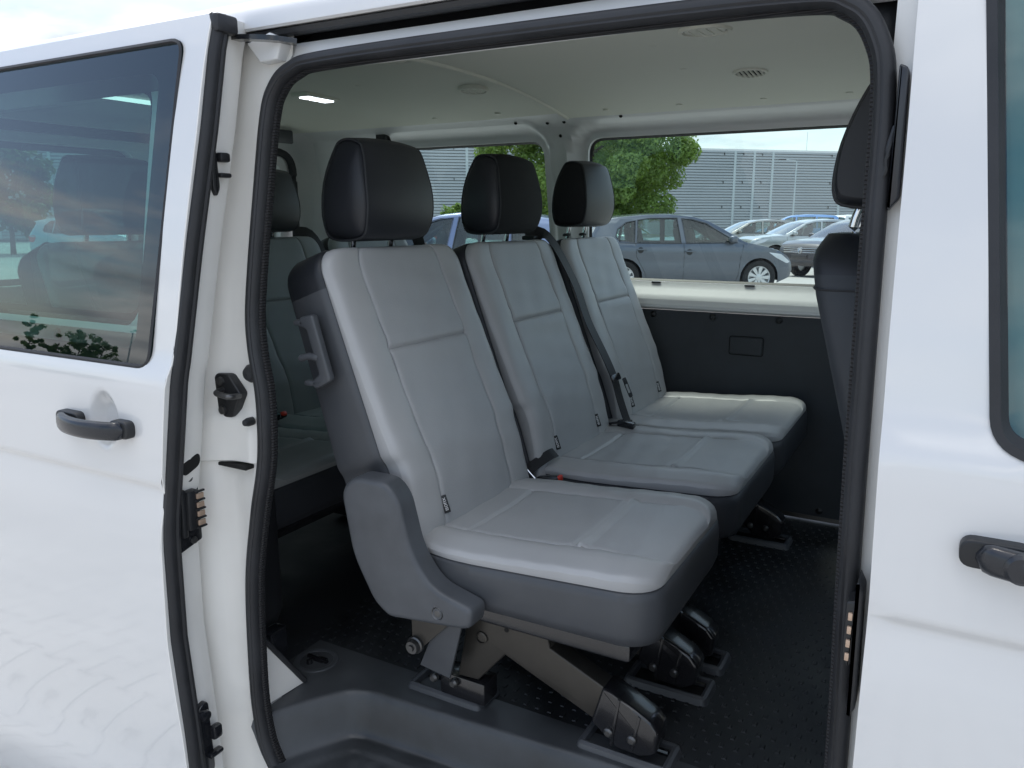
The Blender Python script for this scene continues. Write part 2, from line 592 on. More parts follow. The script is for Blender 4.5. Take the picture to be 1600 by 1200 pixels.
ob('rail_trim', *extr([(1.0535, 1.7395), (1.056, 1.732), (1.068, 1.7295), (1.086, 1.7330), (1.086, 1.7385), (1.070, 1.7415)], -1.17, -.09, close=True), 'plasticd', VAN)
ob('door_track', *extr([(1.088, 1.741), (1.135, 1.741), (1.135, 1.7215), (1.10, 1.7195), (1.10, 1.7155), (1.14, 1.7155), (1.14, 1.748), (1.088, 1.748)], -1.20, -.11, close=True), 'hole', VAN)
ob('header_flange', *extr([(1.132, 1.7214), (1.084, 1.7205), (1.078, 1.712), (1.072, 1.695), (1.071, 1.675), (1.082, 1.672), (1.10, 1.68), (1.14, 1.705), (1.20, 1.742), (1.235, 1.757)], -1.24, -.03, 6), 'inpaint', VAN)

# opening seal
SEALP = [(-1.077, 1.595), (-1.060, 1.645), (-1.022, 1.674), (-.94, 1.685), (-.55, 1.687), (-.21, 1.682), (-.135, 1.667), (-.102, 1.625), (-.090, 1.56), (-.086, 1.40), (-.081, 1.2), (-.076, 1.0), (-.070, .8), (-.068, .6), (-.070, .42), (-.085, .33), (-.13, .285), (-.3, .27), (-.6, .27), (-.95, .275), (-1.06, .30), (-1.115, .36), (-1.136, .45), (-1.137, .58), (-1.128, .74), (-1.103, .87), (-1.079, .975), (-1.074, 1.05), (-1.078, 1.125), (-1.094, 1.19), (-1.102, 1.25), (-1.099, 1.33), (-1.089, 1.46)]
path2 = [(p.x, p.y) for p in smooth_path([(a, b, 0) for a, b in SEALP], 7, True)]
def sweep_opening(path, section, scale=1.0):
    """section points (n towards the inside of the opening, dy)"""
    v, f = [], []
    m, k = len(path), len(section)
    cx, cz = -.58, 1.0
    for i, (x, z) in enumerate(path):
        a, b = path[i - 1], path[(i + 1) % m]
        t = Vector((b[0] - a[0], b[1] - a[1])).normalized()
        nn = Vector((-t.y, t.x))
        if nn.x * (cx - x) + nn.y * (cz - z) < 0:
            nn = -nn
        for n_, dy in section:
            px, pz = x + nn.x * n_, z + nn.y * n_
            v.append((px, y_seal(z) + dy, pz))
    for i in range(m):
        j = (i + 1) % m
        for q in range(k - 1):
            f.append((i * k + q, i * k + q + 1, j * k + q + 1, j * k + q))
    return v, f
SEAL = ob('door_seal', *sweep_opening(path2, [(-.0110, .010), (-.0122, .003), (-.0122, -.006), (-.0098, -.0125), (-.005, -.0155), (.0005, -.016), (.0035, -.0138), (.0065, -.0150), (.0100, -.011), (.0118, -.004), (.0118, .004), (.009, .010)]), 'rubber', VAN)
ob('seal_lip', *sweep_opening(path2, [(.0115, .001), (.0155, .003), (.0165, .009), (.0145, .015), (.009, .018)]), 'rubber_rib', SEAL)
ob('inner_flange', *sweep_opening(path2, [(.008, .014), (.004, .024), (-.02, .034), (-.06, .05)]), 'plasticd', SEAL)

# rear jamb beside the opening
def jamb(x, z):
    y = y_seal(z) + .006
    a = sstep(-1.13, -1.27, x)
    y = y * (1 - a) + (YO + s_body(z) + .004) * a
    y -= .010 * sstep(-1.105, -1.112, x) * sstep(-1.232, -1.222, x) * sstep(.972, .976, z) * sstep(1.075, 1.055, z)
    y += .006 * sstep(-1.20, -1.185, x) * sstep(-1.14, -1.155, x) * sstep(.985, .95, z) * sstep(.5, .55, z)
    y -= .004 * math.exp(-((x + 1.178 + .02 * (z - 1)) / .012) ** 2) * sstep(1.2, 1.3, z)
    return (x, y, z)
jx = list(np.arange(-1.31, -1.035, .009))
jz = sorted(set(list(np.arange(.12, 1.75, .03)) + [.96, .972, .974, .976, .98, 1.055, 1.065, 1.075]))
jl = [(-1.30, .10), (-1.10, .10)] + [(x, z) for x, z in reversed(path2[-70:]) if False]
inner = [(x - .004, z) for x, z in path2 if x < -1.0 and .3 < z < 1.66]
inner = sorted(inner, key=lambda q: q[1])
outl = [(-1.305, .10), (-1.10, .10)] + inner + [(-1.03, 1.70), (-1.03, 1.735), (-1.305, 1.735)]
ob('rear_jamb', *skin(outl, [], jamb, .03, us=jx, vs=jz), 'jamb', VAN, sharp=50)
mb = MB().add(box((-1.165, .963 + .03, .967), (.10, .03, .008), .002))
mb.build('rail_slot', 'hole', VAN)
# track bracket at the top corner with the door's roller arm
mb = MB().add(prism([(-1.115, 1.722), (-1.06, 1.735), (-1.03, 1.722), (-1.045, 1.69), (-1.085, 1.688)], 'xz', 1.046, 1.075, .004))
mb.build('corner_bracket', 'inpaint', VAN)
ob('roller_arm', *ribbon(smooth_path([(-1.125, 1.030, 1.728), (-1.09, 1.025, 1.725), (-1.04, 1.035, 1.720), (-1.01, 1.06, 1.716)], 4), .022, .008, (0, 0, 1)), 'gloss', VAN)
# striker with its hexagon plate
hx, hz = -1.166, 1.100
yj = jamb(hx, hz)[1]
yj += .004
hexp = [(hx - .040, hz + .016), (hx - .016, hz + .042), (hx + .014, hz + .042), (hx + .044, hz + .008), (hx + .018, hz - .040), (hx - .012, hz - .042), (hx - .040, hz - .018)]
ST = ob('striker_plate', *prism(rounded(hexp, .006, 3), 'xz', yj - .014, yj + .004, .003, both=False), 'plasticd', VAN)
mb = MB()
for dz in (.028, -.027):
    mb.add(lathe([(0, -.020), (.008, -.019), (.0085, -.013)], (hx - .004, yj, hz + dz), 'y', 14))
mb.each('bolt', 'bolt', ST)
mb = MB().add(tube(smooth_path([(hx - .002, yj - .01, hz + .012), (hx + .004, yj - .034, hz + .010), (hx + .03, yj - .038, hz + .008), (hx + .040, yj - .032, hz + .006), (hx + .038, yj - .01, hz + .004)], 5), .0055, 10))
mb.build('striker_loop', 'bolt', ST)
for (bx_, bz_, r_) in ((-1.094, 1.146, .017), (-1.098, 1.056, .008)):
    y0 = jamb(bx_ - .012, bz_)[1]
    ob('rubber_buffer', *lathe([(0, -.018), (r_ * .7, -.016), (r_, -.008), (r_, .004)], (bx_ - .012, y0, bz_), 'y', 20), 'rubber', VAN)

# rear quarter: outer skin with its side window
def bodyskin(x, z):
    return (x, YO + s_out(z), z)
qwin = rounded([(-1.36, 1.215), (-2.36, 1.215), (-2.30, 1.69), (-1.36, 1.69)], .07, 6)
ob('rear_quarter_panel', *skin([(-1.30, -.05), (-2.60, -.05), (-2.60, 1.742), (-1.28, 1.742)], [qwin], bodyskin, .06, vs=ROWS, rim=lambda x, z: (x, YO + s_out(z) + .05, z), hrim=lambda x, z: (x, YO + s_out(z) + .07, z)), 'paint', VAN)
QG = ob('quarter_window', *skin(qwin, [], lambda x, z: (x, YO + s_out(z) + .012, z), .08), 'privacy', VAN)
ob('window_border', *ring_strip([(x, YO + s_out(z) + .016, z) for x, z in qwin], [(x, YO + s_out(z) + .016, z) for x, z in offset_poly(qwin, .025)]), 'frit', QG)
# inside of the near rear wall
ob('rear_side_trim', *skin([(-1.20, FL), (-2.5, FL), (-2.5, 1.15), (-1.20, 1.15)], [], lambda x, z: (x, 1.075, z), .2), 'panel', VAN)
ob('rear_side_frame', *skin([(-1.16, 1.15), (-2.5, 1.15), (-2.5, 1.77), (-1.16, 1.74)], [offset_poly(qwin, -.01)], lambda x, z: (x, 1.03 + s_body(z), z), .1), 'inpaint', VAN)

# B pillar and front door
ob('centre_pillar', *skin([(-.066, .10), (.10, .10), (.10, 1.735), (-.088, 1.735), (-.084, 1.3), (-.074, 1.0)], [], lambda x, z: (x, y_seal(z) + .010 - .02 * sstep(-.07, -.02, x), z), .05), 'jamb', VAN)
fwin = rounded([(-.004, 1.70), (.052, 1.185), (.11, 1.166), (.74, 1.14), (.60, 1.70)], [.03, .03, .02, .1, .1], 6)
def fdskin(x, z):
    return (x, YO + s_out(z - .012) + .035 * max(0, (x - .3) / .5) ** 2, z)
fd_u = list(np.arange(-.05, .9, .03))
fd_rows = [r + .012 for r in ROWS]
fdo = [(-.044, .06), (.82, .06), (.82, 1.0), (.70, 1.30), (.52, 1.735), (-.066, 1.735), (-.060, 1.5), (-.056, 1.28), (-.048, 1.0)]
FD = ob('front_door', *skin(fdo, [fwin], fdskin, .03, us=fd_u, vs=fd_rows, rim=lambda x, z: (x - .002 if x < .3 else x, YO + s_out(z - .012) + .045, z), hrim=lambda x, z: (x, YO + s_out(z - .012) + .02, z)), 'paint', VAN, sharp=75)
fl1 = [Vector(fdskin(x, z)) + Vector((0, -.003, 0)) for x, z in fwin]
fl2 = [Vector(fdskin(x, z)) + Vector((0, -.007, 0)) for x, z in offset_poly(fwin, .010)]
fl3 = [Vector(fdskin(x, z)) + Vector((0, .010, 0)) for x, z in offset_poly(fwin, .018)]
mb = MB().add(ring_strip(fl1, fl2)).add(ring_strip(fl2, fl3))
mb.build('window_trim', 'rubber', FD)
FG = ob('front_window', *skin(fwin, [], lambda x, z: (x, fdskin(x, z)[1] + .011, z), .08), 'glass', FD)
def bar_handle(cx, cz, half, face, name, parent, round_key=False):
    """pull handle: an arched grip over two feet; face(x,z) gives the skin's y"""
    v, f = [], []
    n = 30
    secn = 14
    for i in range(n + 1):
        t = -1 + 2 * i / n
        x = cx + half * t
        end = math.sqrt(max(0.0, 1 - max(0, (abs(t) - .86) / .14) ** 2))
        h = .0165 * (.35 + .65 * end) * (1 if abs(t) < 1 else .6)
        out = .012 + .026 * (1 - t * t) ** .8
        th = .011 * (.5 + .5 * end)
        y = face(x, cz) - out
        for k in range(secn):
            a = 2 * math.pi * k / secn
            ca, sa = math.cos(a), math.sin(a)
            v.append((x, y + th * math.copysign(abs(ca) ** .7, ca), cz + h * math.copysign(abs(sa) ** .8, sa)))
    for i in range(n):
        for k in range(secn):
            f.append((i * secn + k, i * secn + (k + 1) % secn, (i + 1) * secn + (k + 1) % secn, (i + 1) * secn + k))
    f.append(tuple(range(secn)))
    f.append(tuple(n * secn + k for k in range(secn - 1, -1, -1)))
    H = ob(name, v, f, 'handle', parent)
    for sgn, ln in ((-1, .034), (1, .026)):
        x = cx + sgn * (half - ln * .55)
        mb = MB().add(prism(rounded([(x - ln, cz - .015), (x + ln, cz - .015), (x + ln, cz + .017), (x - ln, cz + .017)], .014, 5), 'xz', face(x, cz) - .016, face(x, cz) + .004, .003, both=False))
        mb.build('handle_foot', 'plasticd', parent)
    return H
H2 = bar_handle(.162, 1.072, .112, lambda x, z: fdskin(x, z)[1], 'door_handle', FD)
yk = fdskin(.092, 1.072)[1]
ob('lock_cover', *lathe([(0, -.0415), (.013, -.041), (.0165, -.038), (.017, -.03)], (.091, yk + .002, 1.072), 'y', 24), 'handle', FD)
ob('pillar_lining', *box((-.046, 1.075, .45), (.040, .13, 1.0), .004), 'plasticd', VAN)
# pieces on the pillar edge
y0 = y_seal(1.5)
mb = MB().add(prism(rounded([(-.0755, 1.592), (-.0655, 1.587), (-.0625, 1.445), (-.0745, 1.430)], .004, 3), 'xz', y0 - .022, y0 + .01, .003, both=False))
mb.build('pillar_trim', 'handle', VAN)
mb = MB().add(tube(smooth_path([(-.074, y0 - .012, 1.525), (-.079, y0 - .016, 1.50), (-.080, y0 - .016, 1.478), (-.083, y0 - .016, 1.466), (-.082, y0 - .016, 1.452), (-.076, y0 - .012, 1.443)], 4), .0035, 8))
mb.build('latch_hook', 'plasticd', VAN)
mb = MB().add(prism(rounded([(-.0625, 1.005), (-.055, .99), (-.052, .840), (-.0595, .825), (-.062, .85)], .003, 3), 'xz', .945, .985, .003, both=False))
CP = mb.build('contact_strip', 'plasticd', VAN)
mb = MB().add(prism(rounded([(-.073, .975), (-.060, .978), (-.060, .895), (-.066, .890), (-.073, .905)], .003, 3), 'xz', .948, .99, .003, both=False))
mb.build('contact_housing', 'plasticd', CP)
for i in range(4):
    ob('contact_pin', *box((-.0668, .9465, .958 - i * .0175), (.005, .004, .010), .001), 'copper', CP)

# ------------------------------------------------------------------ open sliding door
XD = ([.0, .12, .3, .47, .66, .85, .97, 1.18, 1.36, 1.57, 1.70, 1.757], [-1.165, -1.168, -1.172, -1.180, -1.195, -1.190, -1.174, -1.147, -1.136, -1.12, -1.116, -1.114])
def xd(z):
    return float(np.interp(z, *XD))
HC = (-1.322, 1.066)
def dskin(x, z):
    y = YD + s_out(z)
    e = math.hypot((x - HC[0]) / .044, (z - HC[1]) / .060)
    if e < 1:
        y += .019 * (1 - sstep(.35, 1.0, e))
    return (x, y, z)
SDo = empty('sliding_door', (-1.75, .88, -.02))
SDo.parent = VAN
SDo.location = Vector((-1.75, .88, -.02)) - wloc(VAN)
dz_ = [.02, .12, .3, .47, .66, .85, .97, 1.08, 1.18, 1.36, 1.57, 1.70, 1.745]
dout = [(xd(z), z) for z in dz_] + [(xd(1.755) - .008, 1.757), (-2.32, 1.757), (-2.36, 1.2), (-2.36, .02)]
dwin = rounded([(-1.168, 1.722), (-1.202, 1.167), (-2.24, 1.167), (-2.20, 1.722)], [.032, .032, .06, .06], 6)
du = sorted(set(list(np.round(np.arange(-2.36, -1.12, .03), 4)) + list(np.round(np.arange(-1.370, -1.274, .004), 4))))
dv = sorted(set(ROWS + list(np.round(np.arange(1.002, 1.130, .005), 4))))
DS = ob('outer_skin', *skin(dout, [dwin], dskin, .03, us=du, vs=dv, hrim=lambda x, z: (x, YD + s_out(z) + .012, z)), 'paint', SDo, sharp=75)
ob('inner_skin', *skin([(x - .012 if x > -1.3 else x + .01, z) for x, z in dout], [offset_poly(dwin, .055)], lambda x, z: (x, YD + s_body(z) + .085, z), .06), 'jamb', SDo)
# hem, edge seal and folded flange of the leading edge
zs_ = list(np.arange(.02, 1.757, .02)) + [1.757]
def edge_strip(pts):
    v, f = [], []
    k = len(pts)
    for z in zs_:
        v += [(xd(z) + dx, YD + s_body(z) + dy if dy > .004 else YD + s_out(z) + dy, z) for dx, dy in pts]
    for i in range(len(zs_) - 1):
        for j in range(k - 1):
            f.append((i * k + j, i * k + j + 1, i * k + k + j + 1, i * k + k + j))
    return v, f
ob('edge_hem', *edge_strip([(0, 0), (.0015, .001), (.0015, .003), (0, .008)]), 'jamb', SDo)
ob('edge_seal', *edge_strip([(-.001, .005), (.006, .006), (.011, .012), (.012, .020), (.009, .026), (.011, .030), (.009, .036), (-.002, .038)]), 'rubber', SDo)
ob('edge_flange', *edge_strip([(-.004, .034), (-.004, .060), (-.006, .082), (-.012, .090), (-.03, .092)]), 'jamb', SDo)
mb = MB().add(box((xd(1.752) + .006, YD + s_body(1.75) + .022, 1.742), (.022, .045, .03), .006))
mb.build('seal_end_cap', 'rubber', SDo)
top = []
for x in np.linspace(xd(1.757) - .006, -2.32, 30):
    top.append([(x, YD + s_out(1.757), 1.757), (x, YD + s_out(1.757) + .004, 1.760), (x, YD + s_out(1.757) + .06, 1.757), (x, YD + s_body(1.757) + .085, 1.745)])
v = [q for r in top for q in r]
f = [(i * 4 + j, i * 4 + j + 1, i * 4 + 5 + j, i * 4 + 4 + j) for i in range(len(top) - 1) for j in range(3)]
ob('top_edge', v, f, 'paint', SDo)
def s_gl(z):
    t = (z - 1.17) / .53
    return .021 + .083 * t + .012 * t * t
DG = ob('door_window', *skin(offset_poly(dwin, .003), [], lambda x, z: (x, YD + s_gl(z) + .004, z), .06), 'doorglass', SDo)
def gp(poly, d):
    return [(x, YD + s_gl(z) + d, z) for x, z in poly]
dw2 = rounded([(-1.231, 1.672), (-1.252, 1.197), (-2.18, 1.197), (-2.16, 1.672)], .035, 6)
mb = MB().add(ring_strip(gp(offset_poly(dwin, .002), .007), gp(dw2, .007)))
mb.add(ring_strip(gp(dw2, .007), [(x, YD + s_body(z) + .09, z) for x, z in offset_poly(dw2, .012)]))
mb.build('window_border', 'frit', SDo)
mb = MB().add(ring_strip(gp(offset_poly(dwin, -.001), -.001), gp(offset_poly(dwin, .004), -.003))).add(ring_strip(gp(offset_poly(dwin, .004), -.003), gp(offset_poly(dwin, .006), .004)))
mb.build('window_gasket', 'rubber', SDo)
ob('window_bumper', *lathe([(0, .02), (.004, .018), (.006, .008), (.012, 0)], (-1.52, YD + s_out(1.19) + .03, 1.195), 'z', 14), 'plasticd', SDo)
bar_handle(-1.338, 1.057, .092, lambda x, z: YD + s_out(z), 'door_handle', SDo)
# fittings on the leading edge
def on_edge(z, dy):
    return xd(z), YD + s_body(z) + dy
x0, y0 = on_edge(1.49, .064)
mb = MB().add(prism(rounded([(y0 - .020, 1.560), (y0 - .010, 1.560), (y0 - .006, 1.475), (y0 - .014, 1.460), (y0 - .022, 1.475)], .006, 4), 'yz', x0 - .012, x0 + .003, .003))
mb.add(box((x0 + .004, y0 + .002, 1.527), (.016, .022, .016), .004)).add(box((x0 + .004, y0 + .002, 1.497), (.014, .024, .008), .003))
mb.build('guide_bracket', 'plasticd', SDo)
x0, y0 = on_edge(.985, .064)
ob('oval_hole', *prism(rounded([(y0 - .024, .990), (y0 - .020, .966), (y0 + .018, .982), (y0 + .018, 1.006)], .012, 5), 'yz', x0 - .010, x0 - .0025), 'hole', SDo)
x0, y0 = on_edge(.895, .064)
mb = MB().add(prism(rounded([(y0 - .034, .958), (y0 + .022, .985), (y0 + .022, .835), (y0 - .034, .820)], .004, 3), 'yz', x0 - .010, x0 - .0005, .002))
CT = mb.build('contact_plate', 'gloss', SDo)
mb = MB().add(box((x0 + .008, y0 - .004, .902), (.020, .026, .076), .005)).add(box((x0 + .004, y0 - .020, .898), (.014, .012, .092), .004))
for i in range(5):
    mb.add(box((x0 + .018, y0 + .008, .936 - i * .017), (.006, .022, .004), .0015))
mb.build('contact_block', 'plasticd', SDo)
for i in range(4):
    ob('contact_pin', *box((x0 + .0190, y0 + .008, .9275 - i * .017), (.0045, .015, .010), .001), 'copper', SDo)
mb = MB()
for zz_ in (.955, .835):
    mb.add(lathe([(0, .004), (.006, .004), (.007, 0)], (x0, y0 + .002, zz_ + .004), 'x', 12))
mb.each('screw', 'bolt', SDo)
x0, y0 = on_edge(.44, .058)
mb = MB().add(prism(rounded([(y0 - .026, .505), (y0 + .002, .515), (y0 + .006, .36), (y0 - .020, .345)], .014, 5), 'yz', x0 - .012, x0 + .004, .003))
mb.add(box((x0 + .010, y0 + .008, .445), (.016, .022, .028), .005)).add(box((x0 + .010, y0 + .002, .402), (.016, .032, .010), .004))
mb.add(lathe([(0, .012), (.010, .010), (.012, 0)], (x0 + .004, y0 - .012, .490), 'x', 16))
mb.build('lower_latch', 'gloss', SDo)

# ------------------------------------------------------------------ inside of the far wall
def yw(z):
    return float(np.interp(z, [1.0, 1.2, 1.72, 1.8], [2.755, 2.745, 2.69, 2.68]))
w1 = rounded([(-1.200, 1.207), (.30, 1.207), (.26, 1.708), (-1.185, 1.708)], .055, 7)
w2 = rounded([(-1.345, 1.207), (-2.24, 1.207), (-2.18, 1.708), (-1.365, 1.708)], .06, 7)
WW = np.array(w1 + w2)
def far_in(x, z):
    base = float(np.interp(z, [1.13, 1.19, 1.45, 1.70, 1.745, 1.77, 1.80], [2.70, 2.70, 2.672, 2.625, 2.60, 2.56, 2.46]))
    d = min(float(segdist(w, [x], [z])[0]) for w in (w1, w2))
    a = sstep(.022, .05, d)
    y = (yw(z) - .014) * (1 - a) + base * a
    y -= .006 * math.exp(-((d - .058) / .010) ** 2)
    if z < 1.207:
        y = float(np.interp(z, [1.13, 1.15, 1.175, 1.195, 1.207], [2.665, 2.672, 2.70, 2.722, 2.731]))
    return (x, y, z)
fv = sorted(set(list(np.arange(1.13, 1.80, .018)) + [1.15, 1.175, 1.195, 1.207, 1.722, 1.735, 1.745, 1.757, 1.77]))
ob('far_side_frame', *skin([(-2.5, 1.13), (.45, 1.13), (.45, 1.797), (-2.5, 1.797)], [w1, w2], far_in, .022, vs=fv, hrim=lambda x, z: (x, yw(z) + .004, z)), 'inpaint', VAN, sharp=60)
ob('window_ledge', *extr([(2.69, 1.11), (2.672, 1.1165), (2.664, 1.122), (2.6645, 1.1325)], -2.5, .45), 'inpaint', VAN)
for w in (w1, w2):
    G = ob('side_window', *skin(offset_poly(w, -.015), [], lambda x, z: (x, yw(z) + .012, z), .1), 'clear', VAN)
    i_ = [(x, yw(z) + .008, z) for x, z in offset_poly(w, -.012)]
    j_ = [(x, yw(z) + .008, z) for x, z in offset_poly(w, .008)]
    k_ = [(x, yw(z) - .001, z) for x, z in offset_poly(w, .001)]
    MB().add(ring_strip(i_, j_)).add(ring_strip(j_, k_)).build('window_rubber', 'frit', G)
for x_ in (-.93, -.60):
    ob('window_clip', *box((x_, 2.726, 1.204), (.034, .008, .006), .002), 'plasticd', VAN)
for x_, z_ in ((-1.30, 1.757), (-1.235, 1.757), (-1.265, 1.715), (-1.02, 1.762), (-1.42, 1.762)):
    y_ = far_in(x_, z_)[1]
    ob('fixing_hole', *lathe([(0, -.0035), (.0055, -.003), (.006, .002)], (x_, y_, z_), 'y', 14), 'hole', VAN)
# lower trim with pocket cover and clips
LP = ob('side_trim', *skin([(-2.5, FL + .006), (.40, FL + .006), (.40, 1.112), (-2.5, 1.112)], [], lambda x, z: (x, 2.682 - .006 * sstep(1.112, 1.09, z), z), .1), 'panel', VAN)
mb = MB().add(prism(rounded([(-.642, 1.034), (-.534, 1.034), (-.534, .976), (-.642, .976)], .008, 4), 'xz', 2.668, 2.678, .003, both=False))
mb.build('pocket_cover', 'panel', LP)
mb = MB().add(ring_strip([(x, 2.6752, z) for x, z in rounded([(-.646, 1.038), (-.530, 1.038), (-.530, .972), (-.646, .972)], .010, 4)], [(x, 2.6752, z) for x, z in rounded([(-.643, 1.035), (-.533, 1.035), (-.533, .975), (-.643, .975)], .009, 4)]))
mb.build('pocket_gap', 'hole', LP)
for x_, z_ in ((-.92, 1.095), (-.707, 1.096), (-.487, 1.098), (-.27, 1.098), (-.315, .465), (-.6, .465), (-.15, .9)):
    ob('trim_clip', *lathe([(0, -.006), (.006, -.005), (.011, -.001), (.012, .004)], (x_, 2.676, z_), 'y', 18), 'plasticd', LP)
ob('kick_strip', *extr([(2.690, FL + .018), (2.674, FL + .016), (2.668, FL + .004)], -2.5, .40), 'steel', VAN)

# ------------------------------------------------------------------ headliner with lamp and air outlets
def zc(y, x):
    return 1.770 + .048 * (1 - ((y - 1.86) / .64) ** 2) - .004 * sstep(-1.15, -1.5, x)
def liner(x0, x1, dz, name):
    v, f = [], []
    xs_ = np.linspace(x0, x1, 24)
    ys_ = np.linspace(1.21, 2.505, 40)
    for x in xs_:
        for y in ys_:
            v.append((x, y, zc(y, x) + dz + .004 * math.sin(x * 4.1) * math.exp(-((y - 1.9) / .5) ** 2)))
    for i in range(23):
        for j in range(39):
            a = i * 40 + j
            f.append((a, a + 1, a + 41, a + 40))
    return ob(name, v, f, 'liner', VAN)
L1 = liner(-1.185, .5, -.012, 'headliner')
L2 = liner(-2.46, -1.165, .006, 'headliner')
rib = [(-1.186, y, zc(y, -1.18) - .009) for y in np.linspace(1.21, 2.505, 40)]
ob('headliner_edge', *tube(rib, .008, 10), 'liner', L1)
ob('headliner_gap', *tube([(p[0] - .0085, p[1], p[2] - .001) for p in rib], .0022, 6), 'plasticd', L1)
def vent(x, y, r, parent, slats):
    z = zc(y, x) + (-.012 if parent is L1 else .006) + .001
    sl = -.048 * 2 * (y - 1.86) / .64 ** 2
    def sh(vf):
        return [(p[0], p[1], p[2] + sl * (p[1] - y)) for p in vf[0]], vf[1]
    V = ob('air_outlet', *sh(lathe([(r, .004), (r, -.004), (r * .96, -.009), (r * .84, -.009), (r * .80, -.003), (r * .80, .012)], (x, y, z), 'z', 36)), 'liner', VAN)
    if slats:
        ob('outlet_throat', *sh(lathe([(r * .81, -.0042), (0, -.0042)], (x, y, z), 'z', 24)), 'hole', V)
        n = 6
        mb = MB()
        for i in range(n):
            t = -1 + 2 * (i + .5) / n
            h = r * .78 * math.sqrt(max(0, 1 - t * t))
            mb.add(sh(box((x + t * r * .78, y, z - .0075), (.0035, 2 * h, .005), .0005, rot=Matrix.Rotation(R(25), 3, 'Y'))))
        mb.each('slat', 'liner', V)
    else:
        ob('outlet_gap', *sh(lathe([(r * .82, -.0045), (r * .70, -.0045)], (x, y, z), 'z', 30)), 'plasticd', V)
        ob('outlet_flap', *sh(lathe([(r * .755, -.004), (r * .74, -.007), (0, -.0072)], (x, y, z), 'z', 30)), 'liner', V)
        mb = MB()
        for i in range(4):
            t = -1 + 2 * (i + .5) / 4
            h = r * .66 * math.sqrt(1 - t * t)
            mb.add(sh(box((x + t * r * .7, y, z - .0075), (.0035, 2 * h, .003), .0008)))
        mb.each('slat', 'liner', V)
vent(-.49, 1.68, .055, L1, False)
vent(-.505, 2.155, .044, L1, True)
vent(-1.33, 2.14, .046, L2, False)
vent(-1.275, 1.675, .046, L2, True)
for x_, y_ in ((-.64, 1.79), (-.655, 2.07), (-.53, 2.44), (-.30, 2.44), (-.78, 2.44), (-1.02, 2.44), (-1.62, 1.95), (-1.88, 1.85), (-1.42, 2.44), (-1.68, 2.44)):
    z_ = zc(y_, x_) + (-.012 if x_ > -1.17 else .006)
    ob('liner_clip', *lathe([(.011, .002), (.010, -.003), (.004, -.005), (0, -.005)], (x_, y_, z_ + .001), 'z', 16), 'liner', VAN)
lx, ly = -1.855, 2.02
lz = zc(ly, lx) + .006
CL = ob('interior_lamp', *box((lx, ly, lz - .005), (.075, .150, .014), .004), 'liner', VAN)
for dy in (-.042, 0, .042):
    ob('lamp_lens', *box((lx + .004, ly + dy, lz - .0135), (.040, .034, .006), .0015), 'lamp', CL)

# ------------------------------------------------------------------ rear end
rw = [rounded([(a, 1.22), (b, 1.22), (b, 1.655), (a, 1.655)], .06, 6) for a, b in ((1.30, 1.82), (1.94, 2.50))]
ob('rear_door', *skin([(1.12, FL), (2.60, FL), (2.60, 1.72), (1.12, 1.72)], rw, lambda y, z: (-2.55 + .10 * (z - 1.2) * (z > 1.2), y, z), .08, hrim=lambda y, z: (-2.60 + .10 * (z - 1.2), y, z)), 'inpaint', VAN)
for w in rw:
    G = ob('rear_window', *skin(offset_poly(w, -.01), [], lambda y, z: (-2.59 + .10 * (z - 1.2), y, z), .1), 'reartint', VAN)
    a_ = [(-2.588 + .10 * (z - 1.2), y, z) for y, z in offset_poly(w, -.008)]
    b_ = [(-2.588 + .10 * (z - 1.2), y, z) for y, z in offset_poly(w, .02)]
    ob('window_border', *ring_strip(a_, b_), 'frit', G)
ro = rounded([(1.20, FL + .02), (2.555, FL + .02), (2.555, 1.70), (1.20, 1.70)], .09, 7)
def rear_in(y, z):
    d = float(segdist(ro, [y], [z])[0])
    return (-2.50 + .10 * sstep(.02, .12, d) * sstep(.43, .8, z), y, z)
ob('rear_frame', *skin([(1.03, FL), (2.70, FL), (2.70, 1.80), (1.03, 1.80)], [ro], rear_in, .03), 'inpaint', VAN, sharp=60)
ob('rear_seal', *tube([(-2.495, y, z) for y, z in resample(ro, .03)], .016, 8, closed=True), 'rubber', VAN)
ob('header_cover', *box((-2.405, 2.42, 1.752), (.014, .10, .052), .006), 'plastic', VAN)
ob('brake_lamp', *box((-2.555, 2.28, 1.705), (.02, .24, .018), .004), 'red', VAN)

# ------------------------------------------------------------------ floor, step well, cab
ob('floor', *skin([(-2.52, 1.05), (-1.236, 1.05), (-1.236, 1.24), (.6, 1.24), (.6, 2.70), (-2.52, 2.70)], [], lambda x, y: (x, y, FL), .4), 'floor', VAN)
mb = MB()
stud = [(-.0045, -.0075), (.0045, -.0075), (.0045, .0075), (-.0045, .0075)]
for j in range(44):
    for i in range(46):
        x = -1.28 + i * .028 + (.014 if j % 2 else 0)
        y = 1.235 + j * .0325
        if x > -.02:
            continue
        v = [(x + a, y + b, FL + .0001) for a, b in stud] + [(x + a * .7, y + b * .8, FL + .0022) for a, b in stud]
        mb.add((v, [(4, 5, 6, 7), (0, 1, 5, 4), (1, 2, 6, 5), (2, 3, 7, 6), (3, 0, 4, 7)]))
mb.build('floor_studs', 'floor', VAN, kind='stuff', smooth=False)
well = [(-1.16, .90), (-1.135, 1.005), (-1.06, 1.13), (-1.02, 1.163), (-.95, 1.176), (-.67, 1.194), (-.41, 1.21), (-.10, 1.225), (-.06, 1.19), (-.05, .90)]
well = [(p.x, p.y) for p in smooth_path([(a, b, 0) for a, b in well], 6, True)]
sx, sy = np.linspace(-1.24, -.02, 150), np.linspace(.975, 1.275, 56)
GX, GY = np.meshgrid(sx, sy)
dd = segdist(well, GX.ravel(), GY.ravel()) * np.where(inside(well, GX.ravel(), GY.ravel()), 1, -1)
v, f = [], []
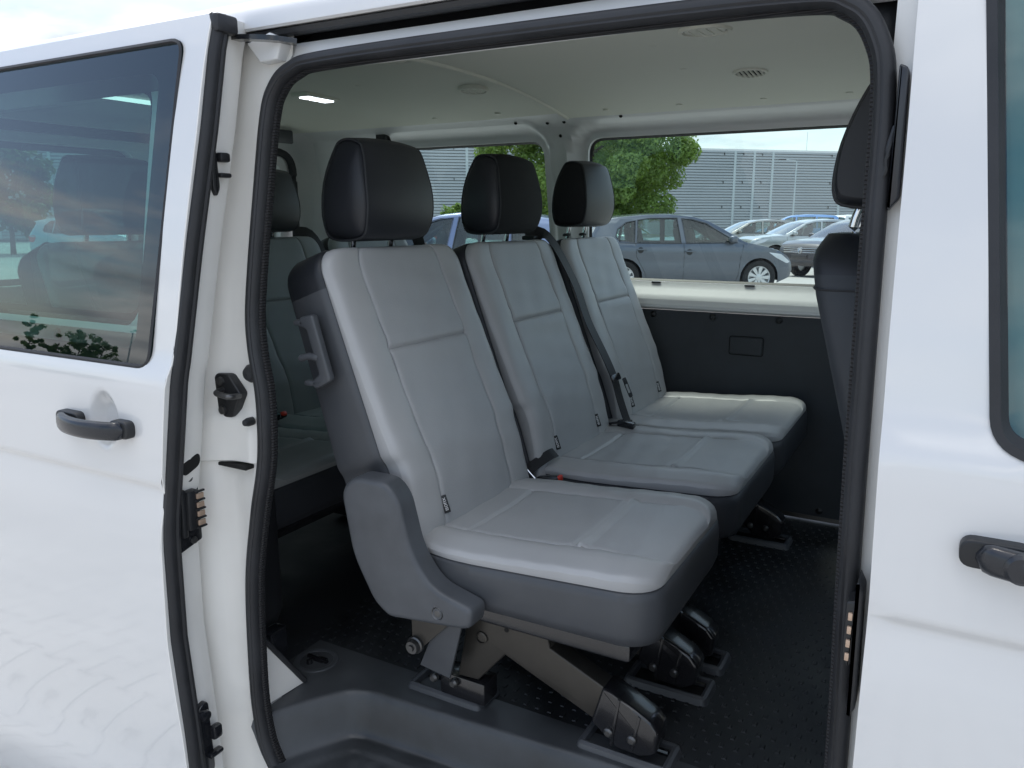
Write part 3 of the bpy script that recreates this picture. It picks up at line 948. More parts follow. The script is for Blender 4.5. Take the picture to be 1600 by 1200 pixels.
for x, y, d in zip(GX.ravel(), GY.ravel(), dd):
    t = min(1, max(0, d / .040))
    z = FL + .005 - .090 * (t * t * (3 - 2 * t)) - .003 * sstep(.0, .004, -d) * 0
    rr = 0
    z -= .03 * sstep(.04, .20, d)
    if d > .070:
        z -= .004 * sstep(.070, .073, d)
        if -1.0 < x < -.1 and (x * 1000) % 34 < 14 and d > .085:
            z += .004
    v.append((x, y, z))
for j in range(len(sy) - 1):
    for i in range(len(sx) - 1):
        a = j * len(sx) + i
        if sx[i] < -1.15 and sy[j] < 1.06:
            continue
        f.append((a, a + 1, a + 1 + len(sx), a + len(sx)))
ob('entry_step', v, f, 'stepm', VAN, sharp=60)
# painted corner plate and the dark pillar trim with the belt reel
mb = MB().add(prism([(0, 0), (1, 0), (1, 1)], 'xy', 0, 1))
A_, B_, C_ = Vector((-1.185, 1.045, .565)), Vector((-1.150, 1.120, FL + .006)), Vector((-1.158, 1.018, FL + .006))
nn_ = (B_ - A_).cross(C_ - A_).normalized() * .004
v = [A_, B_, C_, A_ - nn_, B_ - nn_, C_ - nn_]
ob('corner_plate', v, [(0, 1, 2), (5, 4, 3), (0, 3, 4, 1), (1, 4, 5, 2), (2, 5, 3, 0)], 'jamb', VAN, smooth=False)
mb = MB().add(tube([A_ + Vector((.004, .002, .004)), B_ + Vector((.006, .004, .004))], .006, 8))
mb.build('plate_edge', 'rubber', VAN)
PT = ob('pillar_cover', *prism([(-1.26, 1.15), (-1.205, 1.15), (-1.200, .60), (-1.22, .56), (-1.26, .56)], 'xz', 1.065, 1.13, .006), 'plasticd', VAN)
ob('sticker', *box((-1.2015, 1.093, .64), (.002, .022, .028), .0005), 'white', PT)
ob('belt_reel', *box((-1.205, 1.10, .53), (.035, .05, .06), .006), 'gloss', PT)
# round tie-down cup in the floor
cx_, cy_ = -1.185, 1.203
CU = ob('floor_cup', *lathe([(.052, .001), (.050, .007), (.044, .0085), (.038, .006), (.036, .002)], (cx_, cy_, FL), 'z', 36), 'plastic', VAN)
ob('cup_well', *lathe([(.036, .003), (.033, .0015), (0, .0015)], (cx_, cy_, FL), 'z', 30), 'hole', CU)
mb = MB().add(tube([(cx_ - .028, cy_ + .004, FL + .008), (cx_ + .03, cy_ + .002, FL + .008)], .005, 8)).add(lathe([(0, .016), (.006, .014), (.008, .002)], (cx_ - .006, cy_ - .016, FL), 'z', 12)).add(box((cx_ + .006, cy_ + .006, FL + .006), (.03, .02, .006), .002))
mb.build('tie_ring', 'blackmetal', CU)
# cab: dashboard, windscreen, far front door
mb = MB().add(prism(rounded([(.62, FL), (1.25, FL), (1.25, 1.15), (.95, 1.17), (.72, 1.08), (.66, .9)], .05), 'xz', 1.0, 2.74, .01))
mb.build('dashboard', 'plastic', VAN)
ob('windscreen', [(1.25, 1.02, 1.14), (1.25, 2.74, 1.14), (.70, 2.66, 1.80), (.70, 1.10, 1.80)], [(0, 1, 2, 3)], 'clear', VAN)
ob('cab_side', *skin([(.45, FL), (1.25, FL), (1.25, 1.15), (.72, 1.80), (.45, 1.80)], [[(.47, 1.2), (1.1, 1.2), (.72, 1.7), (.47, 1.7)]], lambda x, z: (x, 2.70, z), .2), 'panel', VAN)

# ------------------------------------------------------------------ seats
REC = R(20)
BV, BN = Vector((-math.sin(REC), 0, math.cos(REC))), Vector((math.cos(REC), 0, math.sin(REC)))
UY = Vector((0, 1, 0))
def roll(d, r):
    if d >= r:
        return 0.0
    return r * (1 - math.sqrt(max(0, 1 - (1 - d / r) ** 2)))
AC = [0, .1, .2, .3, .4, .48, .54, .58, .592, .6, .608, .62, .65, .70, .76, .82, .87, .91, .94, .965, .985, 1.0]
AC = [-a for a in AC[:0:-1]] + AC
def pad(O, V, Nn, L, W, nf, rows, rings, cap_n, split=None):
    """upholstered pad: grid face + edge rings. returns verts, faces, material indices"""
    v, f, m = [], [], []
    na = len(AC)
    uv = []
    for b in rows:
        for a in AC:
            y = a * W(b)
            uv.append((y, b * L))
            v.append(O + V * (b * L) + UY * y + Nn * nf(a, y, b))
    nb = len(rows)
    for i in range(nb - 1):
        for j in range(na - 1):
            k = i * na + j
            f.append((k, k + 1, k + na + 1, k + na))
            m.append(1 if abs(AC[j] + AC[j + 1]) / 2 < .6 else 0)
    per = [j for j in range(na)] + [i * na + na - 1 for i in range(1, nb)] + [(nb - 1) * na + j for j in range(na - 2, -1, -1)] + [i * na for i in range(nb - 2, 0, -1)]
    p2 = [Vector(uv[k]) for k in per]
    n = len(per)
    nrm = []
    for i in range(n):
        t = (p2[(i + 2) % n] - p2[i - 2])
        q = Vector((t.y, -t.x))
        nrm.append(q.normalized() if q.length > 1e-6 else Vector((0, 1)))
    prev = per
    for out, dn, mi in rings:
        base = len(v)
        for i in range(n):
            q = p2[i] + nrm[i] * out
            b = p2[i].y / L
            z = dn(b, p2[i].x) if callable(dn) else dn
            v.append(O + V * q.y + UY * q.x + Nn * z)
        cur = list(range(base, base + n))
        for i in range(n):
            f.append((prev[i], prev[(i + 1) % n], cur[(i + 1) % n], cur[i]))
            k = mi
            if split and mi == 2 and (p2[i].y / L) > split:
                k = 3
            m.append(k)
        prev = cur
    f.append(tuple(reversed(prev)))
    m.append(rings[-1][2])
    return v, f, m
BR = sorted(set([round(float(q), 4) for q in np.linspace(0, .93, 60)] + [0, .03, .07, .12, .17, .22, .25, .28, .32, .38, .44, .5, .56, .61, .64, .648, .655, .662, .67, .70, .75, .8, .85, .89, .92, .94, .955, .967, .978, .986, .993, 1.0]))
WS = {'b': 1.0, 'c': 1.0}
def back_w(b):
    w = (.226 - .010 * sstep(.35, .30, b) + .008 * sstep(.24, .05, b)) * WS['b']
    d = (1 - b) * .62
    if d < .05:
        w -= .05 * (1 - math.sqrt(max(0, 1 - (1 - d / .05) ** 2))) * .98
    return w
def back_n(a, y, b):
    W = back_w(b)
    ay = abs(a)
    n = .010 * math.sin(math.pi * min(1, b * 1.1)) + .014 * math.exp(-((b - .25) / .2) ** 2)
    n += .0025 * sstep(.6, .72, ay) - .002 * (1 - ay / .6) ** 2 * (ay < .6) * sstep(0, .3, b)
    n -= .0040 * math.exp(-((ay - .6) / .010) ** 2)
    if ay < .61:
        n -= .0050 * math.exp(-((b - .655) / .006) ** 2) - .002 * math.exp(-((b - .69) / .03) ** 2) - .002 * math.exp(-((b - .62) / .03) ** 2)
    n -= roll(W - abs(y), .014) + min(.014, roll((1 - b) * .62, .014)) + .005 * sstep(.86, 1.0, ay)
    # faint sit wrinkles in the leatherette
    n += .0011 * math.sin(17 * y + 31 * b) * math.sin(23 * b + 3 * y) + .0006 * math.sin(61 * y - 19 * b)
    n += .0003 * math.sin(b * 95 + 3 * math.sin(b * 17)) * math.exp(-((ay - .6) / .07) ** 2)
    return max(n, -.018)
def backrest(X0, Yc, parent, tags, mats=('seat', 'seatc', 'seatd')):
    O = Vector((X0 - .815, Yc, .79))
    D = lambda b, y: -(.150 - .034 * b)
    rings = [(0, -.0195, 0), (-.0025, -.0225, 2), (.002, -.026, 2), (.0045, -.038, 2), (.0045, lambda b, y: D(b, y) + .018, 2), (.0, lambda b, y: D(b, y) + .004, 2), (-.014, D, 2)]
    v, f, m = pad(O, BV, BN, .62, back_w, back_n, BR, rings, 0, split=.885)
    B = ob('backrest', v, f, [*mats, 'seatk'], parent, midx=m, sharp=42)
    # seams
    th = MB()
    for s in (-1, 1):
        th.add(tube([O + BV * (b * .62) + UY * (s * .6 * back_w(b)) + BN * (back_n(.6, .6 * back_w(b), b) + .0008) for b in np.linspace(.12, .985, 40)], .0009, 5))
    th.each('seam', 'thread', B)
    for s in (-1, 1):
        if s not in tags:
            continue
        b = .135
        p = O + BV * (b * .62) + UY * (s * .6 * back_w(b) - s * .003) + BN * (back_n(.6, .6 * back_w(b), b) + .0065)
        ca_, sa_ = math.cos(R(42)), math.sin(R(42))
        U2, N2 = UY * ca_ + BN * sa_, BN * ca_ - UY * sa_
        mtx = Matrix((U2, BV, N2)).transposed()
        tv, tf = box((0, 0, 0), (.0125, .036, .003), .0012)
        T = ob('isofix_tag', [p + mtx @ Vector(q) for q in tv], tf, 'plasticd', parent)
        lv, lf = text_mesh('ISOFIX', .0088)
        ob('lettering', [p + N2 * .0018 + BV * q[0] - U2 * q[1] + N2 * q[2] for q in lv], lf, 'white', T, smooth=False)
    # top edge darts
    return B
CRW = sorted(set([round(float(q), 4) for q in np.linspace(0, .9, 50)] + [0, .04, .09, .14, .18, .195, .205, .215, .23, .28, .35, .42, .5, .57, .62, .64, .652, .66, .668, .68, .71, .76, .81, .86, .90, .93, .955, .975, .988, .996, 1.0]))
CL_ = .50
def cush_w(b):
    d = (1 - b) * CL_
    w = (.214 + .010 * sstep(.08, .25, b)) * WS['c']
    if d < .07:
        w -= .07 * (1 - math.sqrt(max(0, 1 - (1 - d / .07) ** 2))) * .95
    return w
def cush_n(a, y, b):
    W = cush_w(b)
    ay = abs(a)
    n = .004 * sstep(.5, .80, b)
    n += .007 * sstep(.6, .72, ay) - .22 * max(0, abs(y) - (W - .050)) - .006 * (ay < .6) * (1 - (ay / .6) ** 2) * math.sin(math.pi * min(1, b / .7))
    if b < .86:
        n -= .0040 * math.exp(-((ay - .6) / .010) ** 2) * sstep(.86, .8, b)
    if ay < .61:
        n -= .0045 * math.exp(-((b - .205) / .008) ** 2)
        n += .0065 * math.exp(-((b - .672) / .013) ** 2) - .004 * math.exp(-((b - .650) / .008) ** 2)
    n -= roll(W - abs(y), .008) + min(.014, roll((1 - b) * CL_, .018)) + .008 * sstep(.88, 1.0, b)
    n += .0012 * math.sin(19 * y + 27 * b) * math.sin(21 * b - 5 * y) + .0006 * math.sin(55 * y + 13 * b)
    n += .0004 * math.sin(b * 80 + 2 * math.sin(b * 15)) * math.exp(-((ay - .6) / .07) ** 2)
    return max(n, -.026)
CV = Vector((1, 0, .055)).normalized()
CN = Vector((-.055, 0, 1)).normalized()
def cushion(X0, Yc, parent, mats=('seat', 'seatc', 'seatd')):
    O = Vector((X0 - .865, Yc, .834))
    lip = lambda b, y: -.020 - .004 * sstep(.12, .35, b) - .004 * sstep(.86, 1, b)
    rings = [(0, lip, 0), (-.002, lambda b, y: lip(b, y) - .003, 2), (.002, lambda b, y: lip(b, y) - .006, 2), (.004, lambda b, y: lip(b, y) - .02, 2), (.001, lambda b, y: -.085 - .020 * b, 2), (-.008, lambda b, y: -.104 - .022 * b, 2), (-.03, lambda b, y: -.114 - .022 * b, 2)]
    v, f, m = pad(O, CV, CN, CL_, cush_w, cush_n, CRW, rings, 0)
    C = ob('cushion', v, f, mats, parent, midx=m, sharp=45)
    th = MB()
    for s in (-1, 1):
        th.add(tube([O + CV * (b * CL_) + UY * (s * .6 * cush_w(b)) + CN * (cush_n(.6, .6 * cush_w(b), b) + .0007) for b in np.linspace(.04, .80, 30)], .0008, 5))
    th.each('seam', 'thread', C)
    return C
HP = [(-1.098, 1.386), (-1.112, 1.40), (-1.116, 1.45), (-1.106, 1.52), (-1.086, 1.568), (-1.072, 1.580), (-1.050, 1.582), (-1.028, 1.575), (-1.016, 1.560), (-1.002, 1.50), (-.998, 1.45), (-1.006, 1.41), (-1.022, 1.390), (-1.06, 1.383)]
def headrest(X0, Yc, parent, mats=('seatk', 'seatk'), w=.118, zoff=0, flip=1):
    prof = [(p.x, p.y) for p in smooth_path([(a, b, 0) for a, b in HP], 3, True)]
    cx, cz = -1.055, 1.482
    v, f, m = [], [], []
    T = [-1, -.985, -.95, -.9, -.8, -.6, -.3, 0, .3, .6, .8, .9, .95, .985, 1]
    k = len(prof)
    def pt(x, z, t, s):
        x2 = cx + (x - cx) * s
        if x > cx:
            x2 += .010 * (1 - t * t)
        z2 = cz + (z - cz) * s + .004 * (1 - t * t) * sstep(cz, 1.58, z)
        return Vector((X0 + (cx + (x2 - cx) * flip), Yc + t * w * (1 - .13 * sstep(1.47, 1.585, z2) - .06 * sstep(1.44, 1.385, z2)), z2 + zoff))
    for t in T:
        a = abs(t)
        s = .985 + .015 * math.sqrt(max(0, 1 - max(0, (a - .8) / .2) ** 2))
        v += [pt(x, z, t, s) for x, z in prof]
    for i in range(len(T) - 1):
        for j in range(k):
            f.append((i * k + j, i * k + (j + 1) % k, i * k + k + (j + 1) % k, i * k + k + j))
            m.append(0)
    for sgn, row in ((-1, 0), (1, len(T) - 1)):
        prev = [row * k + j for j in range(k)]
        for s, o in ((.955, -.003), (.93, .003), (.8, .008), (.5, .012), (.2, .013)):
            b = len(v)
            for x, z in prof:
                p = pt(x, z, 1, .985 * s)
                p.y = Yc + sgn * ((p.y - Yc) + o)
                v.append(p)
            cur = list(range(b, b + k))
            for j in range(k):
                f.append((prev[j], prev[(j + 1) % k], cur[(j + 1) % k], cur[j]))
                m.append(1)
            prev = cur
        f.append(tuple(prev))
        m.append(1)
    bm = bmesh.new()
    vs = [bm.verts.new(p) for p in v]
    fs = []
    for q, mi in zip(f, m):
        fc = bm.faces.new([vs[i] for i in q])
        fc.material_index = mi
    bmesh.ops.recalc_face_normals(bm, faces=bm.faces)
    bm.verts.index_update()
    v = [x.co.copy() for x in bm.verts]
    f = [[x.index for x in fc.verts] for fc in bm.faces]
    m = [fc.material_index for fc in bm.faces]
    bm.free()
    H = ob('headrest', v, f, list(mats), parent, midx=m, sharp=60)
    mb = MB()
    for sgn in (-1, 1):
        pth = []
        for x, z in prof:
            p = pt(x, z, 1, .978)
            p.y = Yc + sgn * (p.y - Yc - .0005)
            pth.append(p)
        mb.add(tube(pth, .0022, 6, closed=True, up=(0, 1, 0)))
    mb.each('piping', 'threadd', H)
    for s in (-1, 1):
        ob('headrest_post', *tube([(X0 + cx + (-1.092 - cx) * flip, Yc + s * .062, 1.325 + zoff), (X0 + cx + (-1.075 - cx) * flip, Yc + s * .062, 1.40 + zoff)], .0062, 14), 'chrome', H)
        ob('post_sleeve', *lathe([(.013, -.002), (.013, .004), (.009, .007), (.0065, .007)], (X0 + cx + (-1.088 - cx) * flip, Yc + s * .062, 1.356 + zoff), 'z', 16), 'plasticd', H)
    return H
def shoe(X0, xa, xb, ya, yb, parent):
    xa += X0; xb += X0
    o = rounded([(xa, ya), (xb, ya), (xb, yb), (xa, yb)], .016, 4)
    def lp(d, z):
        return [(x, y, FL + z) for x, y in offset_poly(o, d)]
    mb = MB().add(ring_strip(lp(0, .0005), lp(.004, .014))).add(ring_strip(lp(.004, .014), lp(.010, .018))).add(ring_strip(lp(.010, .018), lp(.016, .016))).add(ring_strip(lp(.016, .016), lp(.018, .003)))
    S = mb.build('floor_shoe', 'plastic', parent)
    MB().add(([(x, y, FL + .0032) for x, y in offset_poly(o, .017)], [tuple(range(len(o)))])).build('shoe_well', 'hole', S, smooth=False)
    MB().add(tube([(xb - .05, (ya + yb) / 2 + .015, FL + .012), (xb - .02, (ya + yb) / 2 + .015, FL + .012)], .006, 8)).build('latch_bar', 'blackmetal', S)
    return S
LEGP = [(-.764, .70), (-.62, .70), (-.600, .622), (-.473, .568), (-.44, .553), (-.45, .50), (-.502, .501), (-.699, .579), (-.762, .505), (-.811, .502), (-.79, .618), (-.80, .70)]
FOOT = [(-.490, .577), (-.473, .573), (-.428, .553), (-.396, .537), (-.379, .517), (-.384, .474), (-.411, .460), (-.460, .462), (-.512, .500)]
def leg_frame(X0, y0, parent, nuts=True):
    L = ob('leg_frame', *prism([(x + X0, z) for x, z in LEGP], 'xz', y0, y0 + .045, .004), 'steel', parent, sharp=30)
    F_ = ob('foot_cover', *prism([(x + X0, z) for x, z in rounded(FOOT, .006, 3)], 'xz', y0 - .006, y0 + .052, .007), 'blackmetal', parent, sharp=30)
    mb = MB()
    for xx in (-.452, -.412):
        mb.add(prism([(X0 + xx - .006, .565 - (xx + .452) * .55), (X0 + xx - .001, .562 - (xx + .452) * .55), (X0 + xx - .014, .466), (X0 + xx - .020, .466)], 'xz', y0 - .0085, y0 + .0545, .0015))
    mb.each('rib', 'blackmetal', F_)
    mb = MB()
    for bx_, bz_, r_ in ((-.474, .492, .009), (-.428, .492, .009)):
        mb.add(lathe([(0, -.014), (r_ * .6, -.014), (r_, -.011), (r_, -.004)], (X0 + bx_, y0, bz_), 'y', 16))
    mb.each('bolt', 'bolt', F_)
    mb = MB()
    mb.add(lathe([(.013, .001), (.013, -.003), (.010, -.004), (.0095, -.001), (0, -.001)], (X0 - .752, y0, .603), 'y', 20))
    mb.build('rivet', 'steel', L)
    mb = MB().add(lathe([(0, -.0012), (.005, -.0012), (.005, .001)], (X0 - .695, y0, .635), 'y', 12))
    mb.build('hole', 'hole', L)
    MB().add(box((X0 - .80, y0 + .024, .475), (.11, .055, .05), .006)).build('rear_latch', 'blackmetal', parent)
    return L
def buckle(x, y, z, parent, d=(.05, 0, .02), red=True):
    dv = Vector(d).normalized()
    sd = dv.cross(Vector((0, 1, 0))).normalized()
    p = Vector((x, y, z))
    mtx = Matrix((dv, Vector((0, 1, 0)), sd)).transposed()
    bv, bf = box((0, 0, 0), (.058, .026, .019), .005)
    B = ob('belt_buckle', [p + mtx @ Vector(q) for q in bv], bf, 'gloss', parent)
    rv, rf = box((.026, 0, .002), (.012, .02, .014), .003)
    if red:
        ob('release_button', [p + mtx @ Vector(q) for q in rv], rf, 'red', B)
    ob('buckle_stalk', *ribbon(smooth_path([p - dv * .03, p - dv * .06 + Vector((0, 0, -.01)), p - dv * .09 + Vector((0, 0, -.05))], 4), .022, .004, sd), 'belt', B)
    return B

# single seat by the door
S1 = empty('single_seat', (-.65, 1.32, FL), 'grey leatherette single seat nearest the open sliding door', 'seat')
backrest(0, 1.342, S1, (-1,))
cushion(0, 1.328, S1)
headrest(0, 1.327, S1, w=.110, zoff=-.004)
# the inboard tag of this seat stands on edge
RC = rounded([(-.955, .930), (-.925, .962), (-.848, .962), (-.822, .935), (-.796, .836), (-.755, .782), (-.668, .760), (-.672, .722), (-.70, .716), (-.851, .700), (-.885, .722), (-.932, .805)], [.02, .03, .03, .02, .03, .03, .012, .014, .02, .012, .02, .03], 4)
RCV = ob('recliner_cover', *prism(RC, 'xz', 1.052, 1.098, .011, 4, both=False), 'plastic', S1, sharp=40)
ob('cover_screw', *lathe([(.013, .001), (.0115, -.002), (.010, -.001), (.009, .002), (.006, -.001), (0, -.0015)], (-.740, 1.0525, .737), 'y', 20), 'bolt', RCV)
hb = MB().add(prism(rounded([(-1.062, 1.243), (-1.030, 1.250), (-.992, 1.128), (-1.030, 1.108), (-1.044, 1.118), (-1.020, 1.138), (-1.047, 1.222), (-1.066, 1.226)], .006, 3), 'xz', 1.082, 1.098, .004, 3))
hb.add(box((-1.066, 1.090, 1.232), (.026, .016, .011), .004)).add(box((-1.046, 1.090, 1.118), (.026, .016, .011), .004))
SH = hb.build('side_handle', 'plastic', S1)
ob('release_lever', *tube(smooth_path([(-1.022, 1.088, 1.168), (-1.045, 1.085, 1.170), (-1.066, 1.084, 1.164)], 4), [.008, .0085, .008, .007, .007, .0065, .007, .0075, .006], 10), 'plastic', SH)
leg_frame(0, 1.222, S1)
leg_frame(0, 1.470, S1)
for ya in (1.216, 1.464):
    shoe(0, -.945, -.757, ya, ya + .095, S1)
    shoe(0, -.545, -.358, ya, ya + .095, S1)
ob('hinge_shield', *prism([(-.874, .53), (-.802, .521), (-.772, .64), (-.772, .71), (-.80, .71)], 'xz', 1.178, 1.184, .001), 'plastic', S1)
mb = MB().add(prism([(-.888, .71), (-.885, .585), (-.868, .57), (-.80, .64), (-.80, .71)], 'xz', 1.170, 1.177))
HB = mb.build('hinge_bracket', 'steel', S1)
ob('pivot_bolt', *lathe([(0, -.022), (.006, -.022), (.007, -.018), (.013, -.018), (.015, -.014), (.015, -.008), (.018, -.006), (.018, .002)], (-.876, 1.170, .580), 'y', 24), 'bolt', HB)
mb = MB()
for bx_, bz_ in ((-.864, .486), (-.815, .488)):
    mb.add(lathe([(0, -.010), (.006, -.010), (.0095, -.006), (.0095, .002)], (bx_, 1.215, bz_), 'y', 16))
mb.each('bolt', 'bolt', S1)
ob('seat_frame', *box((-.62, 1.32, .705), (.42, .36, .035), .008), 'blackmetal', S1)
buckle(-.785, 1.583, .822, S1, (.07, .01, .012))
ob('lap_belt', *ribbon(smooth_path([(-.90, 1.575, .79), (-.86, 1.585, .82), (-.835, 1.615, .845), (-.815, 1.645, .862), (-.812, 1.672, .862)], 5), .026, .002, (.6, -.2, .7)), 'belt', S1)
ob('belt_cable', *tube([(-.94, 1.56, .95), (-.86, 1.575, .86), (-.82, 1.58, .82)], .0018, 6), 'chrome', S1)

# double seat beside it
S2 = empty('double_seat', (-.65, 2.11, FL), 'grey leatherette double seat against the far side wall', 'seat')
for i_, (yc, cy_, cw_) in enumerate(((1.842, 1.865, 1.085), (2.365, 2.368, 1.14))):
    WS['b'] = (1.0, .97)[i_]
    backrest(0, yc, S2, (-1, 1), ('seat', 'seatc', 'seatd2'))
    WS['c'] = cw_
    cushion(0, cy_, S2, ('seat', 'seatc', 'seatd2'))
    headrest(0, yc, S2, ('seatk', 'fabric') if i_ else ('fabric', 'seatk'), w=.112, zoff=(.002, .018)[i_])
ob('belt_tower', *prism([(-.875, .78), (-1.06, 1.345), (-1.10, 1.345), (-1.0, .78)], 'xz', 2.088, 2.142, .008), 'seatd', S2)
for ya in (1.592, 2.370):
    leg_frame(0, ya + .006, S2)
    shoe(0, -.945, -.757, ya, ya + .095, S2)
    shoe(0, -.545, -.358, ya, ya + .095, S2)
ob('seat_frame', *box((-.62, 2.11, .705), (.42, .86, .035), .008), 'blackmetal', S2)
belt_p = smooth_path([(-1.085, 2.03, 1.368), (-1.035, 2.062, 1.378), (-.960, 2.085, 1.25), (-.915, 2.093, 1.133), (-.862, 2.102, 1.03), (-.835, 2.108, .968), (-.818, 2.112, .91), (-.795, 2.116, .845), (-.785, 2.118, .835)], 6)
BT = ob('shoulder_belt', *ribbon(belt_p, .046, .0025, (math.cos(R(25)), 0, math.sin(R(25)))), 'belt', S2)
tv, tf = box((0, 0, 0), (.060, .022, .010), .004)
mx_ = Matrix((UY, Vector((-.42, 0, .9)), Vector((.9, 0, .42)))).transposed()
p_ = Vector((-.832, 2.109, .972))
ob('tongue_grip', [p_ + mx_ @ Vector(q) for q in tv], tf, 'gloss', BT)
lo_ = rounded([(-.011, -.052), (.013, -.052), (.013, -.004), (-.011, -.004)], .004, 3)
li_ = rounded([(-.0055, -.042), (.0075, -.042), (.0075, -.020), (-.0055, -.020)], .003, 3)
tv, tf = skin(lo_, [li_], lambda a, b: (a, b, .006), .008)
ob('metal_tongue', [p_ + Vector((.012, .010, 0)) + mx_ @ (Vector(q) * 1.25) for q in tv], tf, 'chrome', BT)
ob('anchor_slot', *box((-.775, 2.12, .833), (.035, .062, .006), .002), 'plasticd', S2)
buckle(-.770, 2.045, .853, S2, (.07, -.02, .0), red=False)
ob('belt_guide', *box((-1.075, 2.04, 1.372), (.04, .05, .012), .004), 'plasticd', S2)

# rear bench
WS.update(b=1.0, c=1.10)
S3 = empty('rear_bench', (-1.56, 1.86, FL), 'three-place rear bench half hidden behind the front row of seats', 'seat')
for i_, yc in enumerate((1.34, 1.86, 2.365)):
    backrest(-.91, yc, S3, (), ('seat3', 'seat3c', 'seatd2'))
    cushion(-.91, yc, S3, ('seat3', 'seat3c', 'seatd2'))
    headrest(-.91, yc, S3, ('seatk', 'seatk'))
for ya in (1.90, 2.37):
    leg_frame(-.91, ya, S3)
    shoe(-.91, -.545, -.358, ya - .006, ya + .089, S3)
ob('seat_frame', *box((-1.53, 1.86, .705), (.42, 1.30, .035), .008), 'blackmetal', S3)
buckle(-1.69, 1.605, .855, S3, (.06, .03, .03))
ob('shoulder_belt', *ribbon(smooth_path([(-1.99, 2.03, 1.372), (-1.955, 2.085, 1.36), (-1.86, 2.11, 1.15), (-1.76, 2.115, .95), (-1.70, 2.115, .84)], 6), .046, .0025, (math.cos(R(25)), 0, math.sin(R(25)))), 'belt', S3)
ob('outer_belt', *ribbon(smooth_path([(-1.99, 1.57, 1.372), (-1.955, 1.59, 1.36), (-1.86, 1.60, 1.15), (-1.76, 1.60, .95)], 6), .046, .0025, (math.cos(R(25)), 0, math.sin(R(25)))), 'belt', S3)
# belt hanging on the rear far pillar
BG = ob('pillar_belt', *ribbon(smooth_path([(-2.04, 2.60, 1.745), (-1.98, 2.60, 1.62), (-1.90, 2.60, 1.40), (-1.80, 2.58, 1.10), (-1.74, 2.56, .88)], 5), .046, .0025, (.35, -.93, .1)), 'belt', VAN)
ob('belt_loop', *box((-2.045, 2.598, 1.752), (.05, .03, .042), .008), 'plasticd', BG)

# front passenger seat, seen from behind
S0 = empty('front_seat', (.1, 1.45, FL), 'black front passenger seat seen from behind at the right pillar', 'seat')
v, f = [], []
secs = []
FW = .24
def fr_prof(z):
    t = (z - .62) / .77
    xb = float(np.interp(z, [.62, .9, 1.07, 1.25, 1.32, 1.37, 1.40], [-.03, -.085, -.122, -.172, -.192, -.200, -.185]))
    xf = xb + float(np.interp(z, [.62, 1.0, 1.3, 1.38, 1.40], [.16, .15, .125, .10, .07]))
    w = float(np.interp(z, [.62, .8, 1.1, 1.3, 1.36, 1.39, 1.40], [.24, .25, .24, .215, .19, .15, .12]))
    return xb, xf, w
zs2 = list(np.linspace(.62, 1.34, 22)) + [1.36, 1.375, 1.387, 1.395, 1.40]
NS = 32
for z in zs2:
    xb, xf, w = fr_prof(z)
    for k_ in range(NS):
        a = 2 * math.pi * k_ / NS
        c_, s_ = math.cos(a), math.sin(a)
        e = .38
        v.append(((xb + xf) / 2 + (xf - xb) / 2 * math.copysign(abs(c_) ** e, c_), 1.47 + w * math.copysign(abs(s_) ** e, s_), z))
for i in range(len(zs2) - 1):
    for k_ in range(NS):
        f.append((i * NS + k_, i * NS + (k_ + 1) % NS, (i + 1) * NS + (k_ + 1) % NS, (i + 1) * NS + k_))
f.append(tuple((len(zs2) - 1) * NS + k_ for k_ in range(NS)))
mi = [1 if zs2[min(i // NS, len(zs2) - 2)] > 1.315 else 0 for i in range(len(f))]
FB = ob('backrest', v, f, ['panel', 'seatk'], S0, midx=mi, sharp=50)
pp = []
for k_ in range(NS):
    xb, xf, w = fr_prof(1.318)
    a = 2 * math.pi * k_ / NS
    c_, s_ = math.cos(a), math.sin(a)
    pp.append(((xb + xf) / 2 + ((xf - xb) / 2 + .0008) * math.copysign(abs(c_) ** .38, c_), 1.47 + (w + .0008) * math.copysign(abs(s_) ** .38, s_), 1.318))
ob('seam', *tube(pp, .0018, 5, closed=True), 'threadd', FB)
hp = [(-.165, 1.445), (-.178, 1.46), (-.180, 1.49), (-.172, 1.54), (-.150, 1.60), (-.120, 1.650), (-.090, 1.672), (-.06, 1.665), (-.04, 1.62), (-.045, 1.54), (-.06, 1.47), (-.085, 1.445), (-.12, 1.44)]
hp = [(p.x, p.y) for p in smooth_path([(a, b, 0) for a, b in hp], 3, True)]
v, f = [], []
T = [-1, -.97, -.9, -.75, -.4, 0, .4, .75, .9, .97, 1]
cx, cz = -.11, 1.555
for t in T:
    s = .90 + .10 * math.sqrt(1 - max(0, (abs(t) - .6) / .4) ** 2) if abs(t) < 1 else .88
    v += [(cx + (x - cx) * s, 1.47 + t * .13, cz + (z - cz) * s) for x, z in hp]
k = len(hp)
for i in range(len(T) - 1):
    for j in range(k):
        f.append((i * k + j, i * k + (j + 1) % k, i * k + k + (j + 1) % k, i * k + k + j))
f.append(tuple(range(k)))
f.append(tuple((len(T) - 1) * k + j for j in range(k - 1, -1, -1)))
HR = ob('headrest', v, f, 'seatk', S0, sharp=60)
ob('piping', *tube([(cx + (x - cx) * 1.0, 1.47 - .10, cz + (z - cz) * 1.0) for x, z in hp], .003, 6, closed=True, up=(0, 1, 0)), 'threadd', HR)
for s in (-1, 1):
    ob('headrest_post', *tube(smooth_path([(-.145, 1.47 + s * .055, 1.36), (-.150, 1.47 + s * .055, 1.41), (-.135, 1.47 + s * .055, 1.46)], 4), .0085, 14), 'chrome', HR)
ob('cushion', *box((.18, 1.47, .72), (.50, .48, .16), .05, 4), 'seatk', S0)
ob('seat_base', *box((.16, 1.47, .535), (.36, .40, .205), .02), 'plasticd', S0)

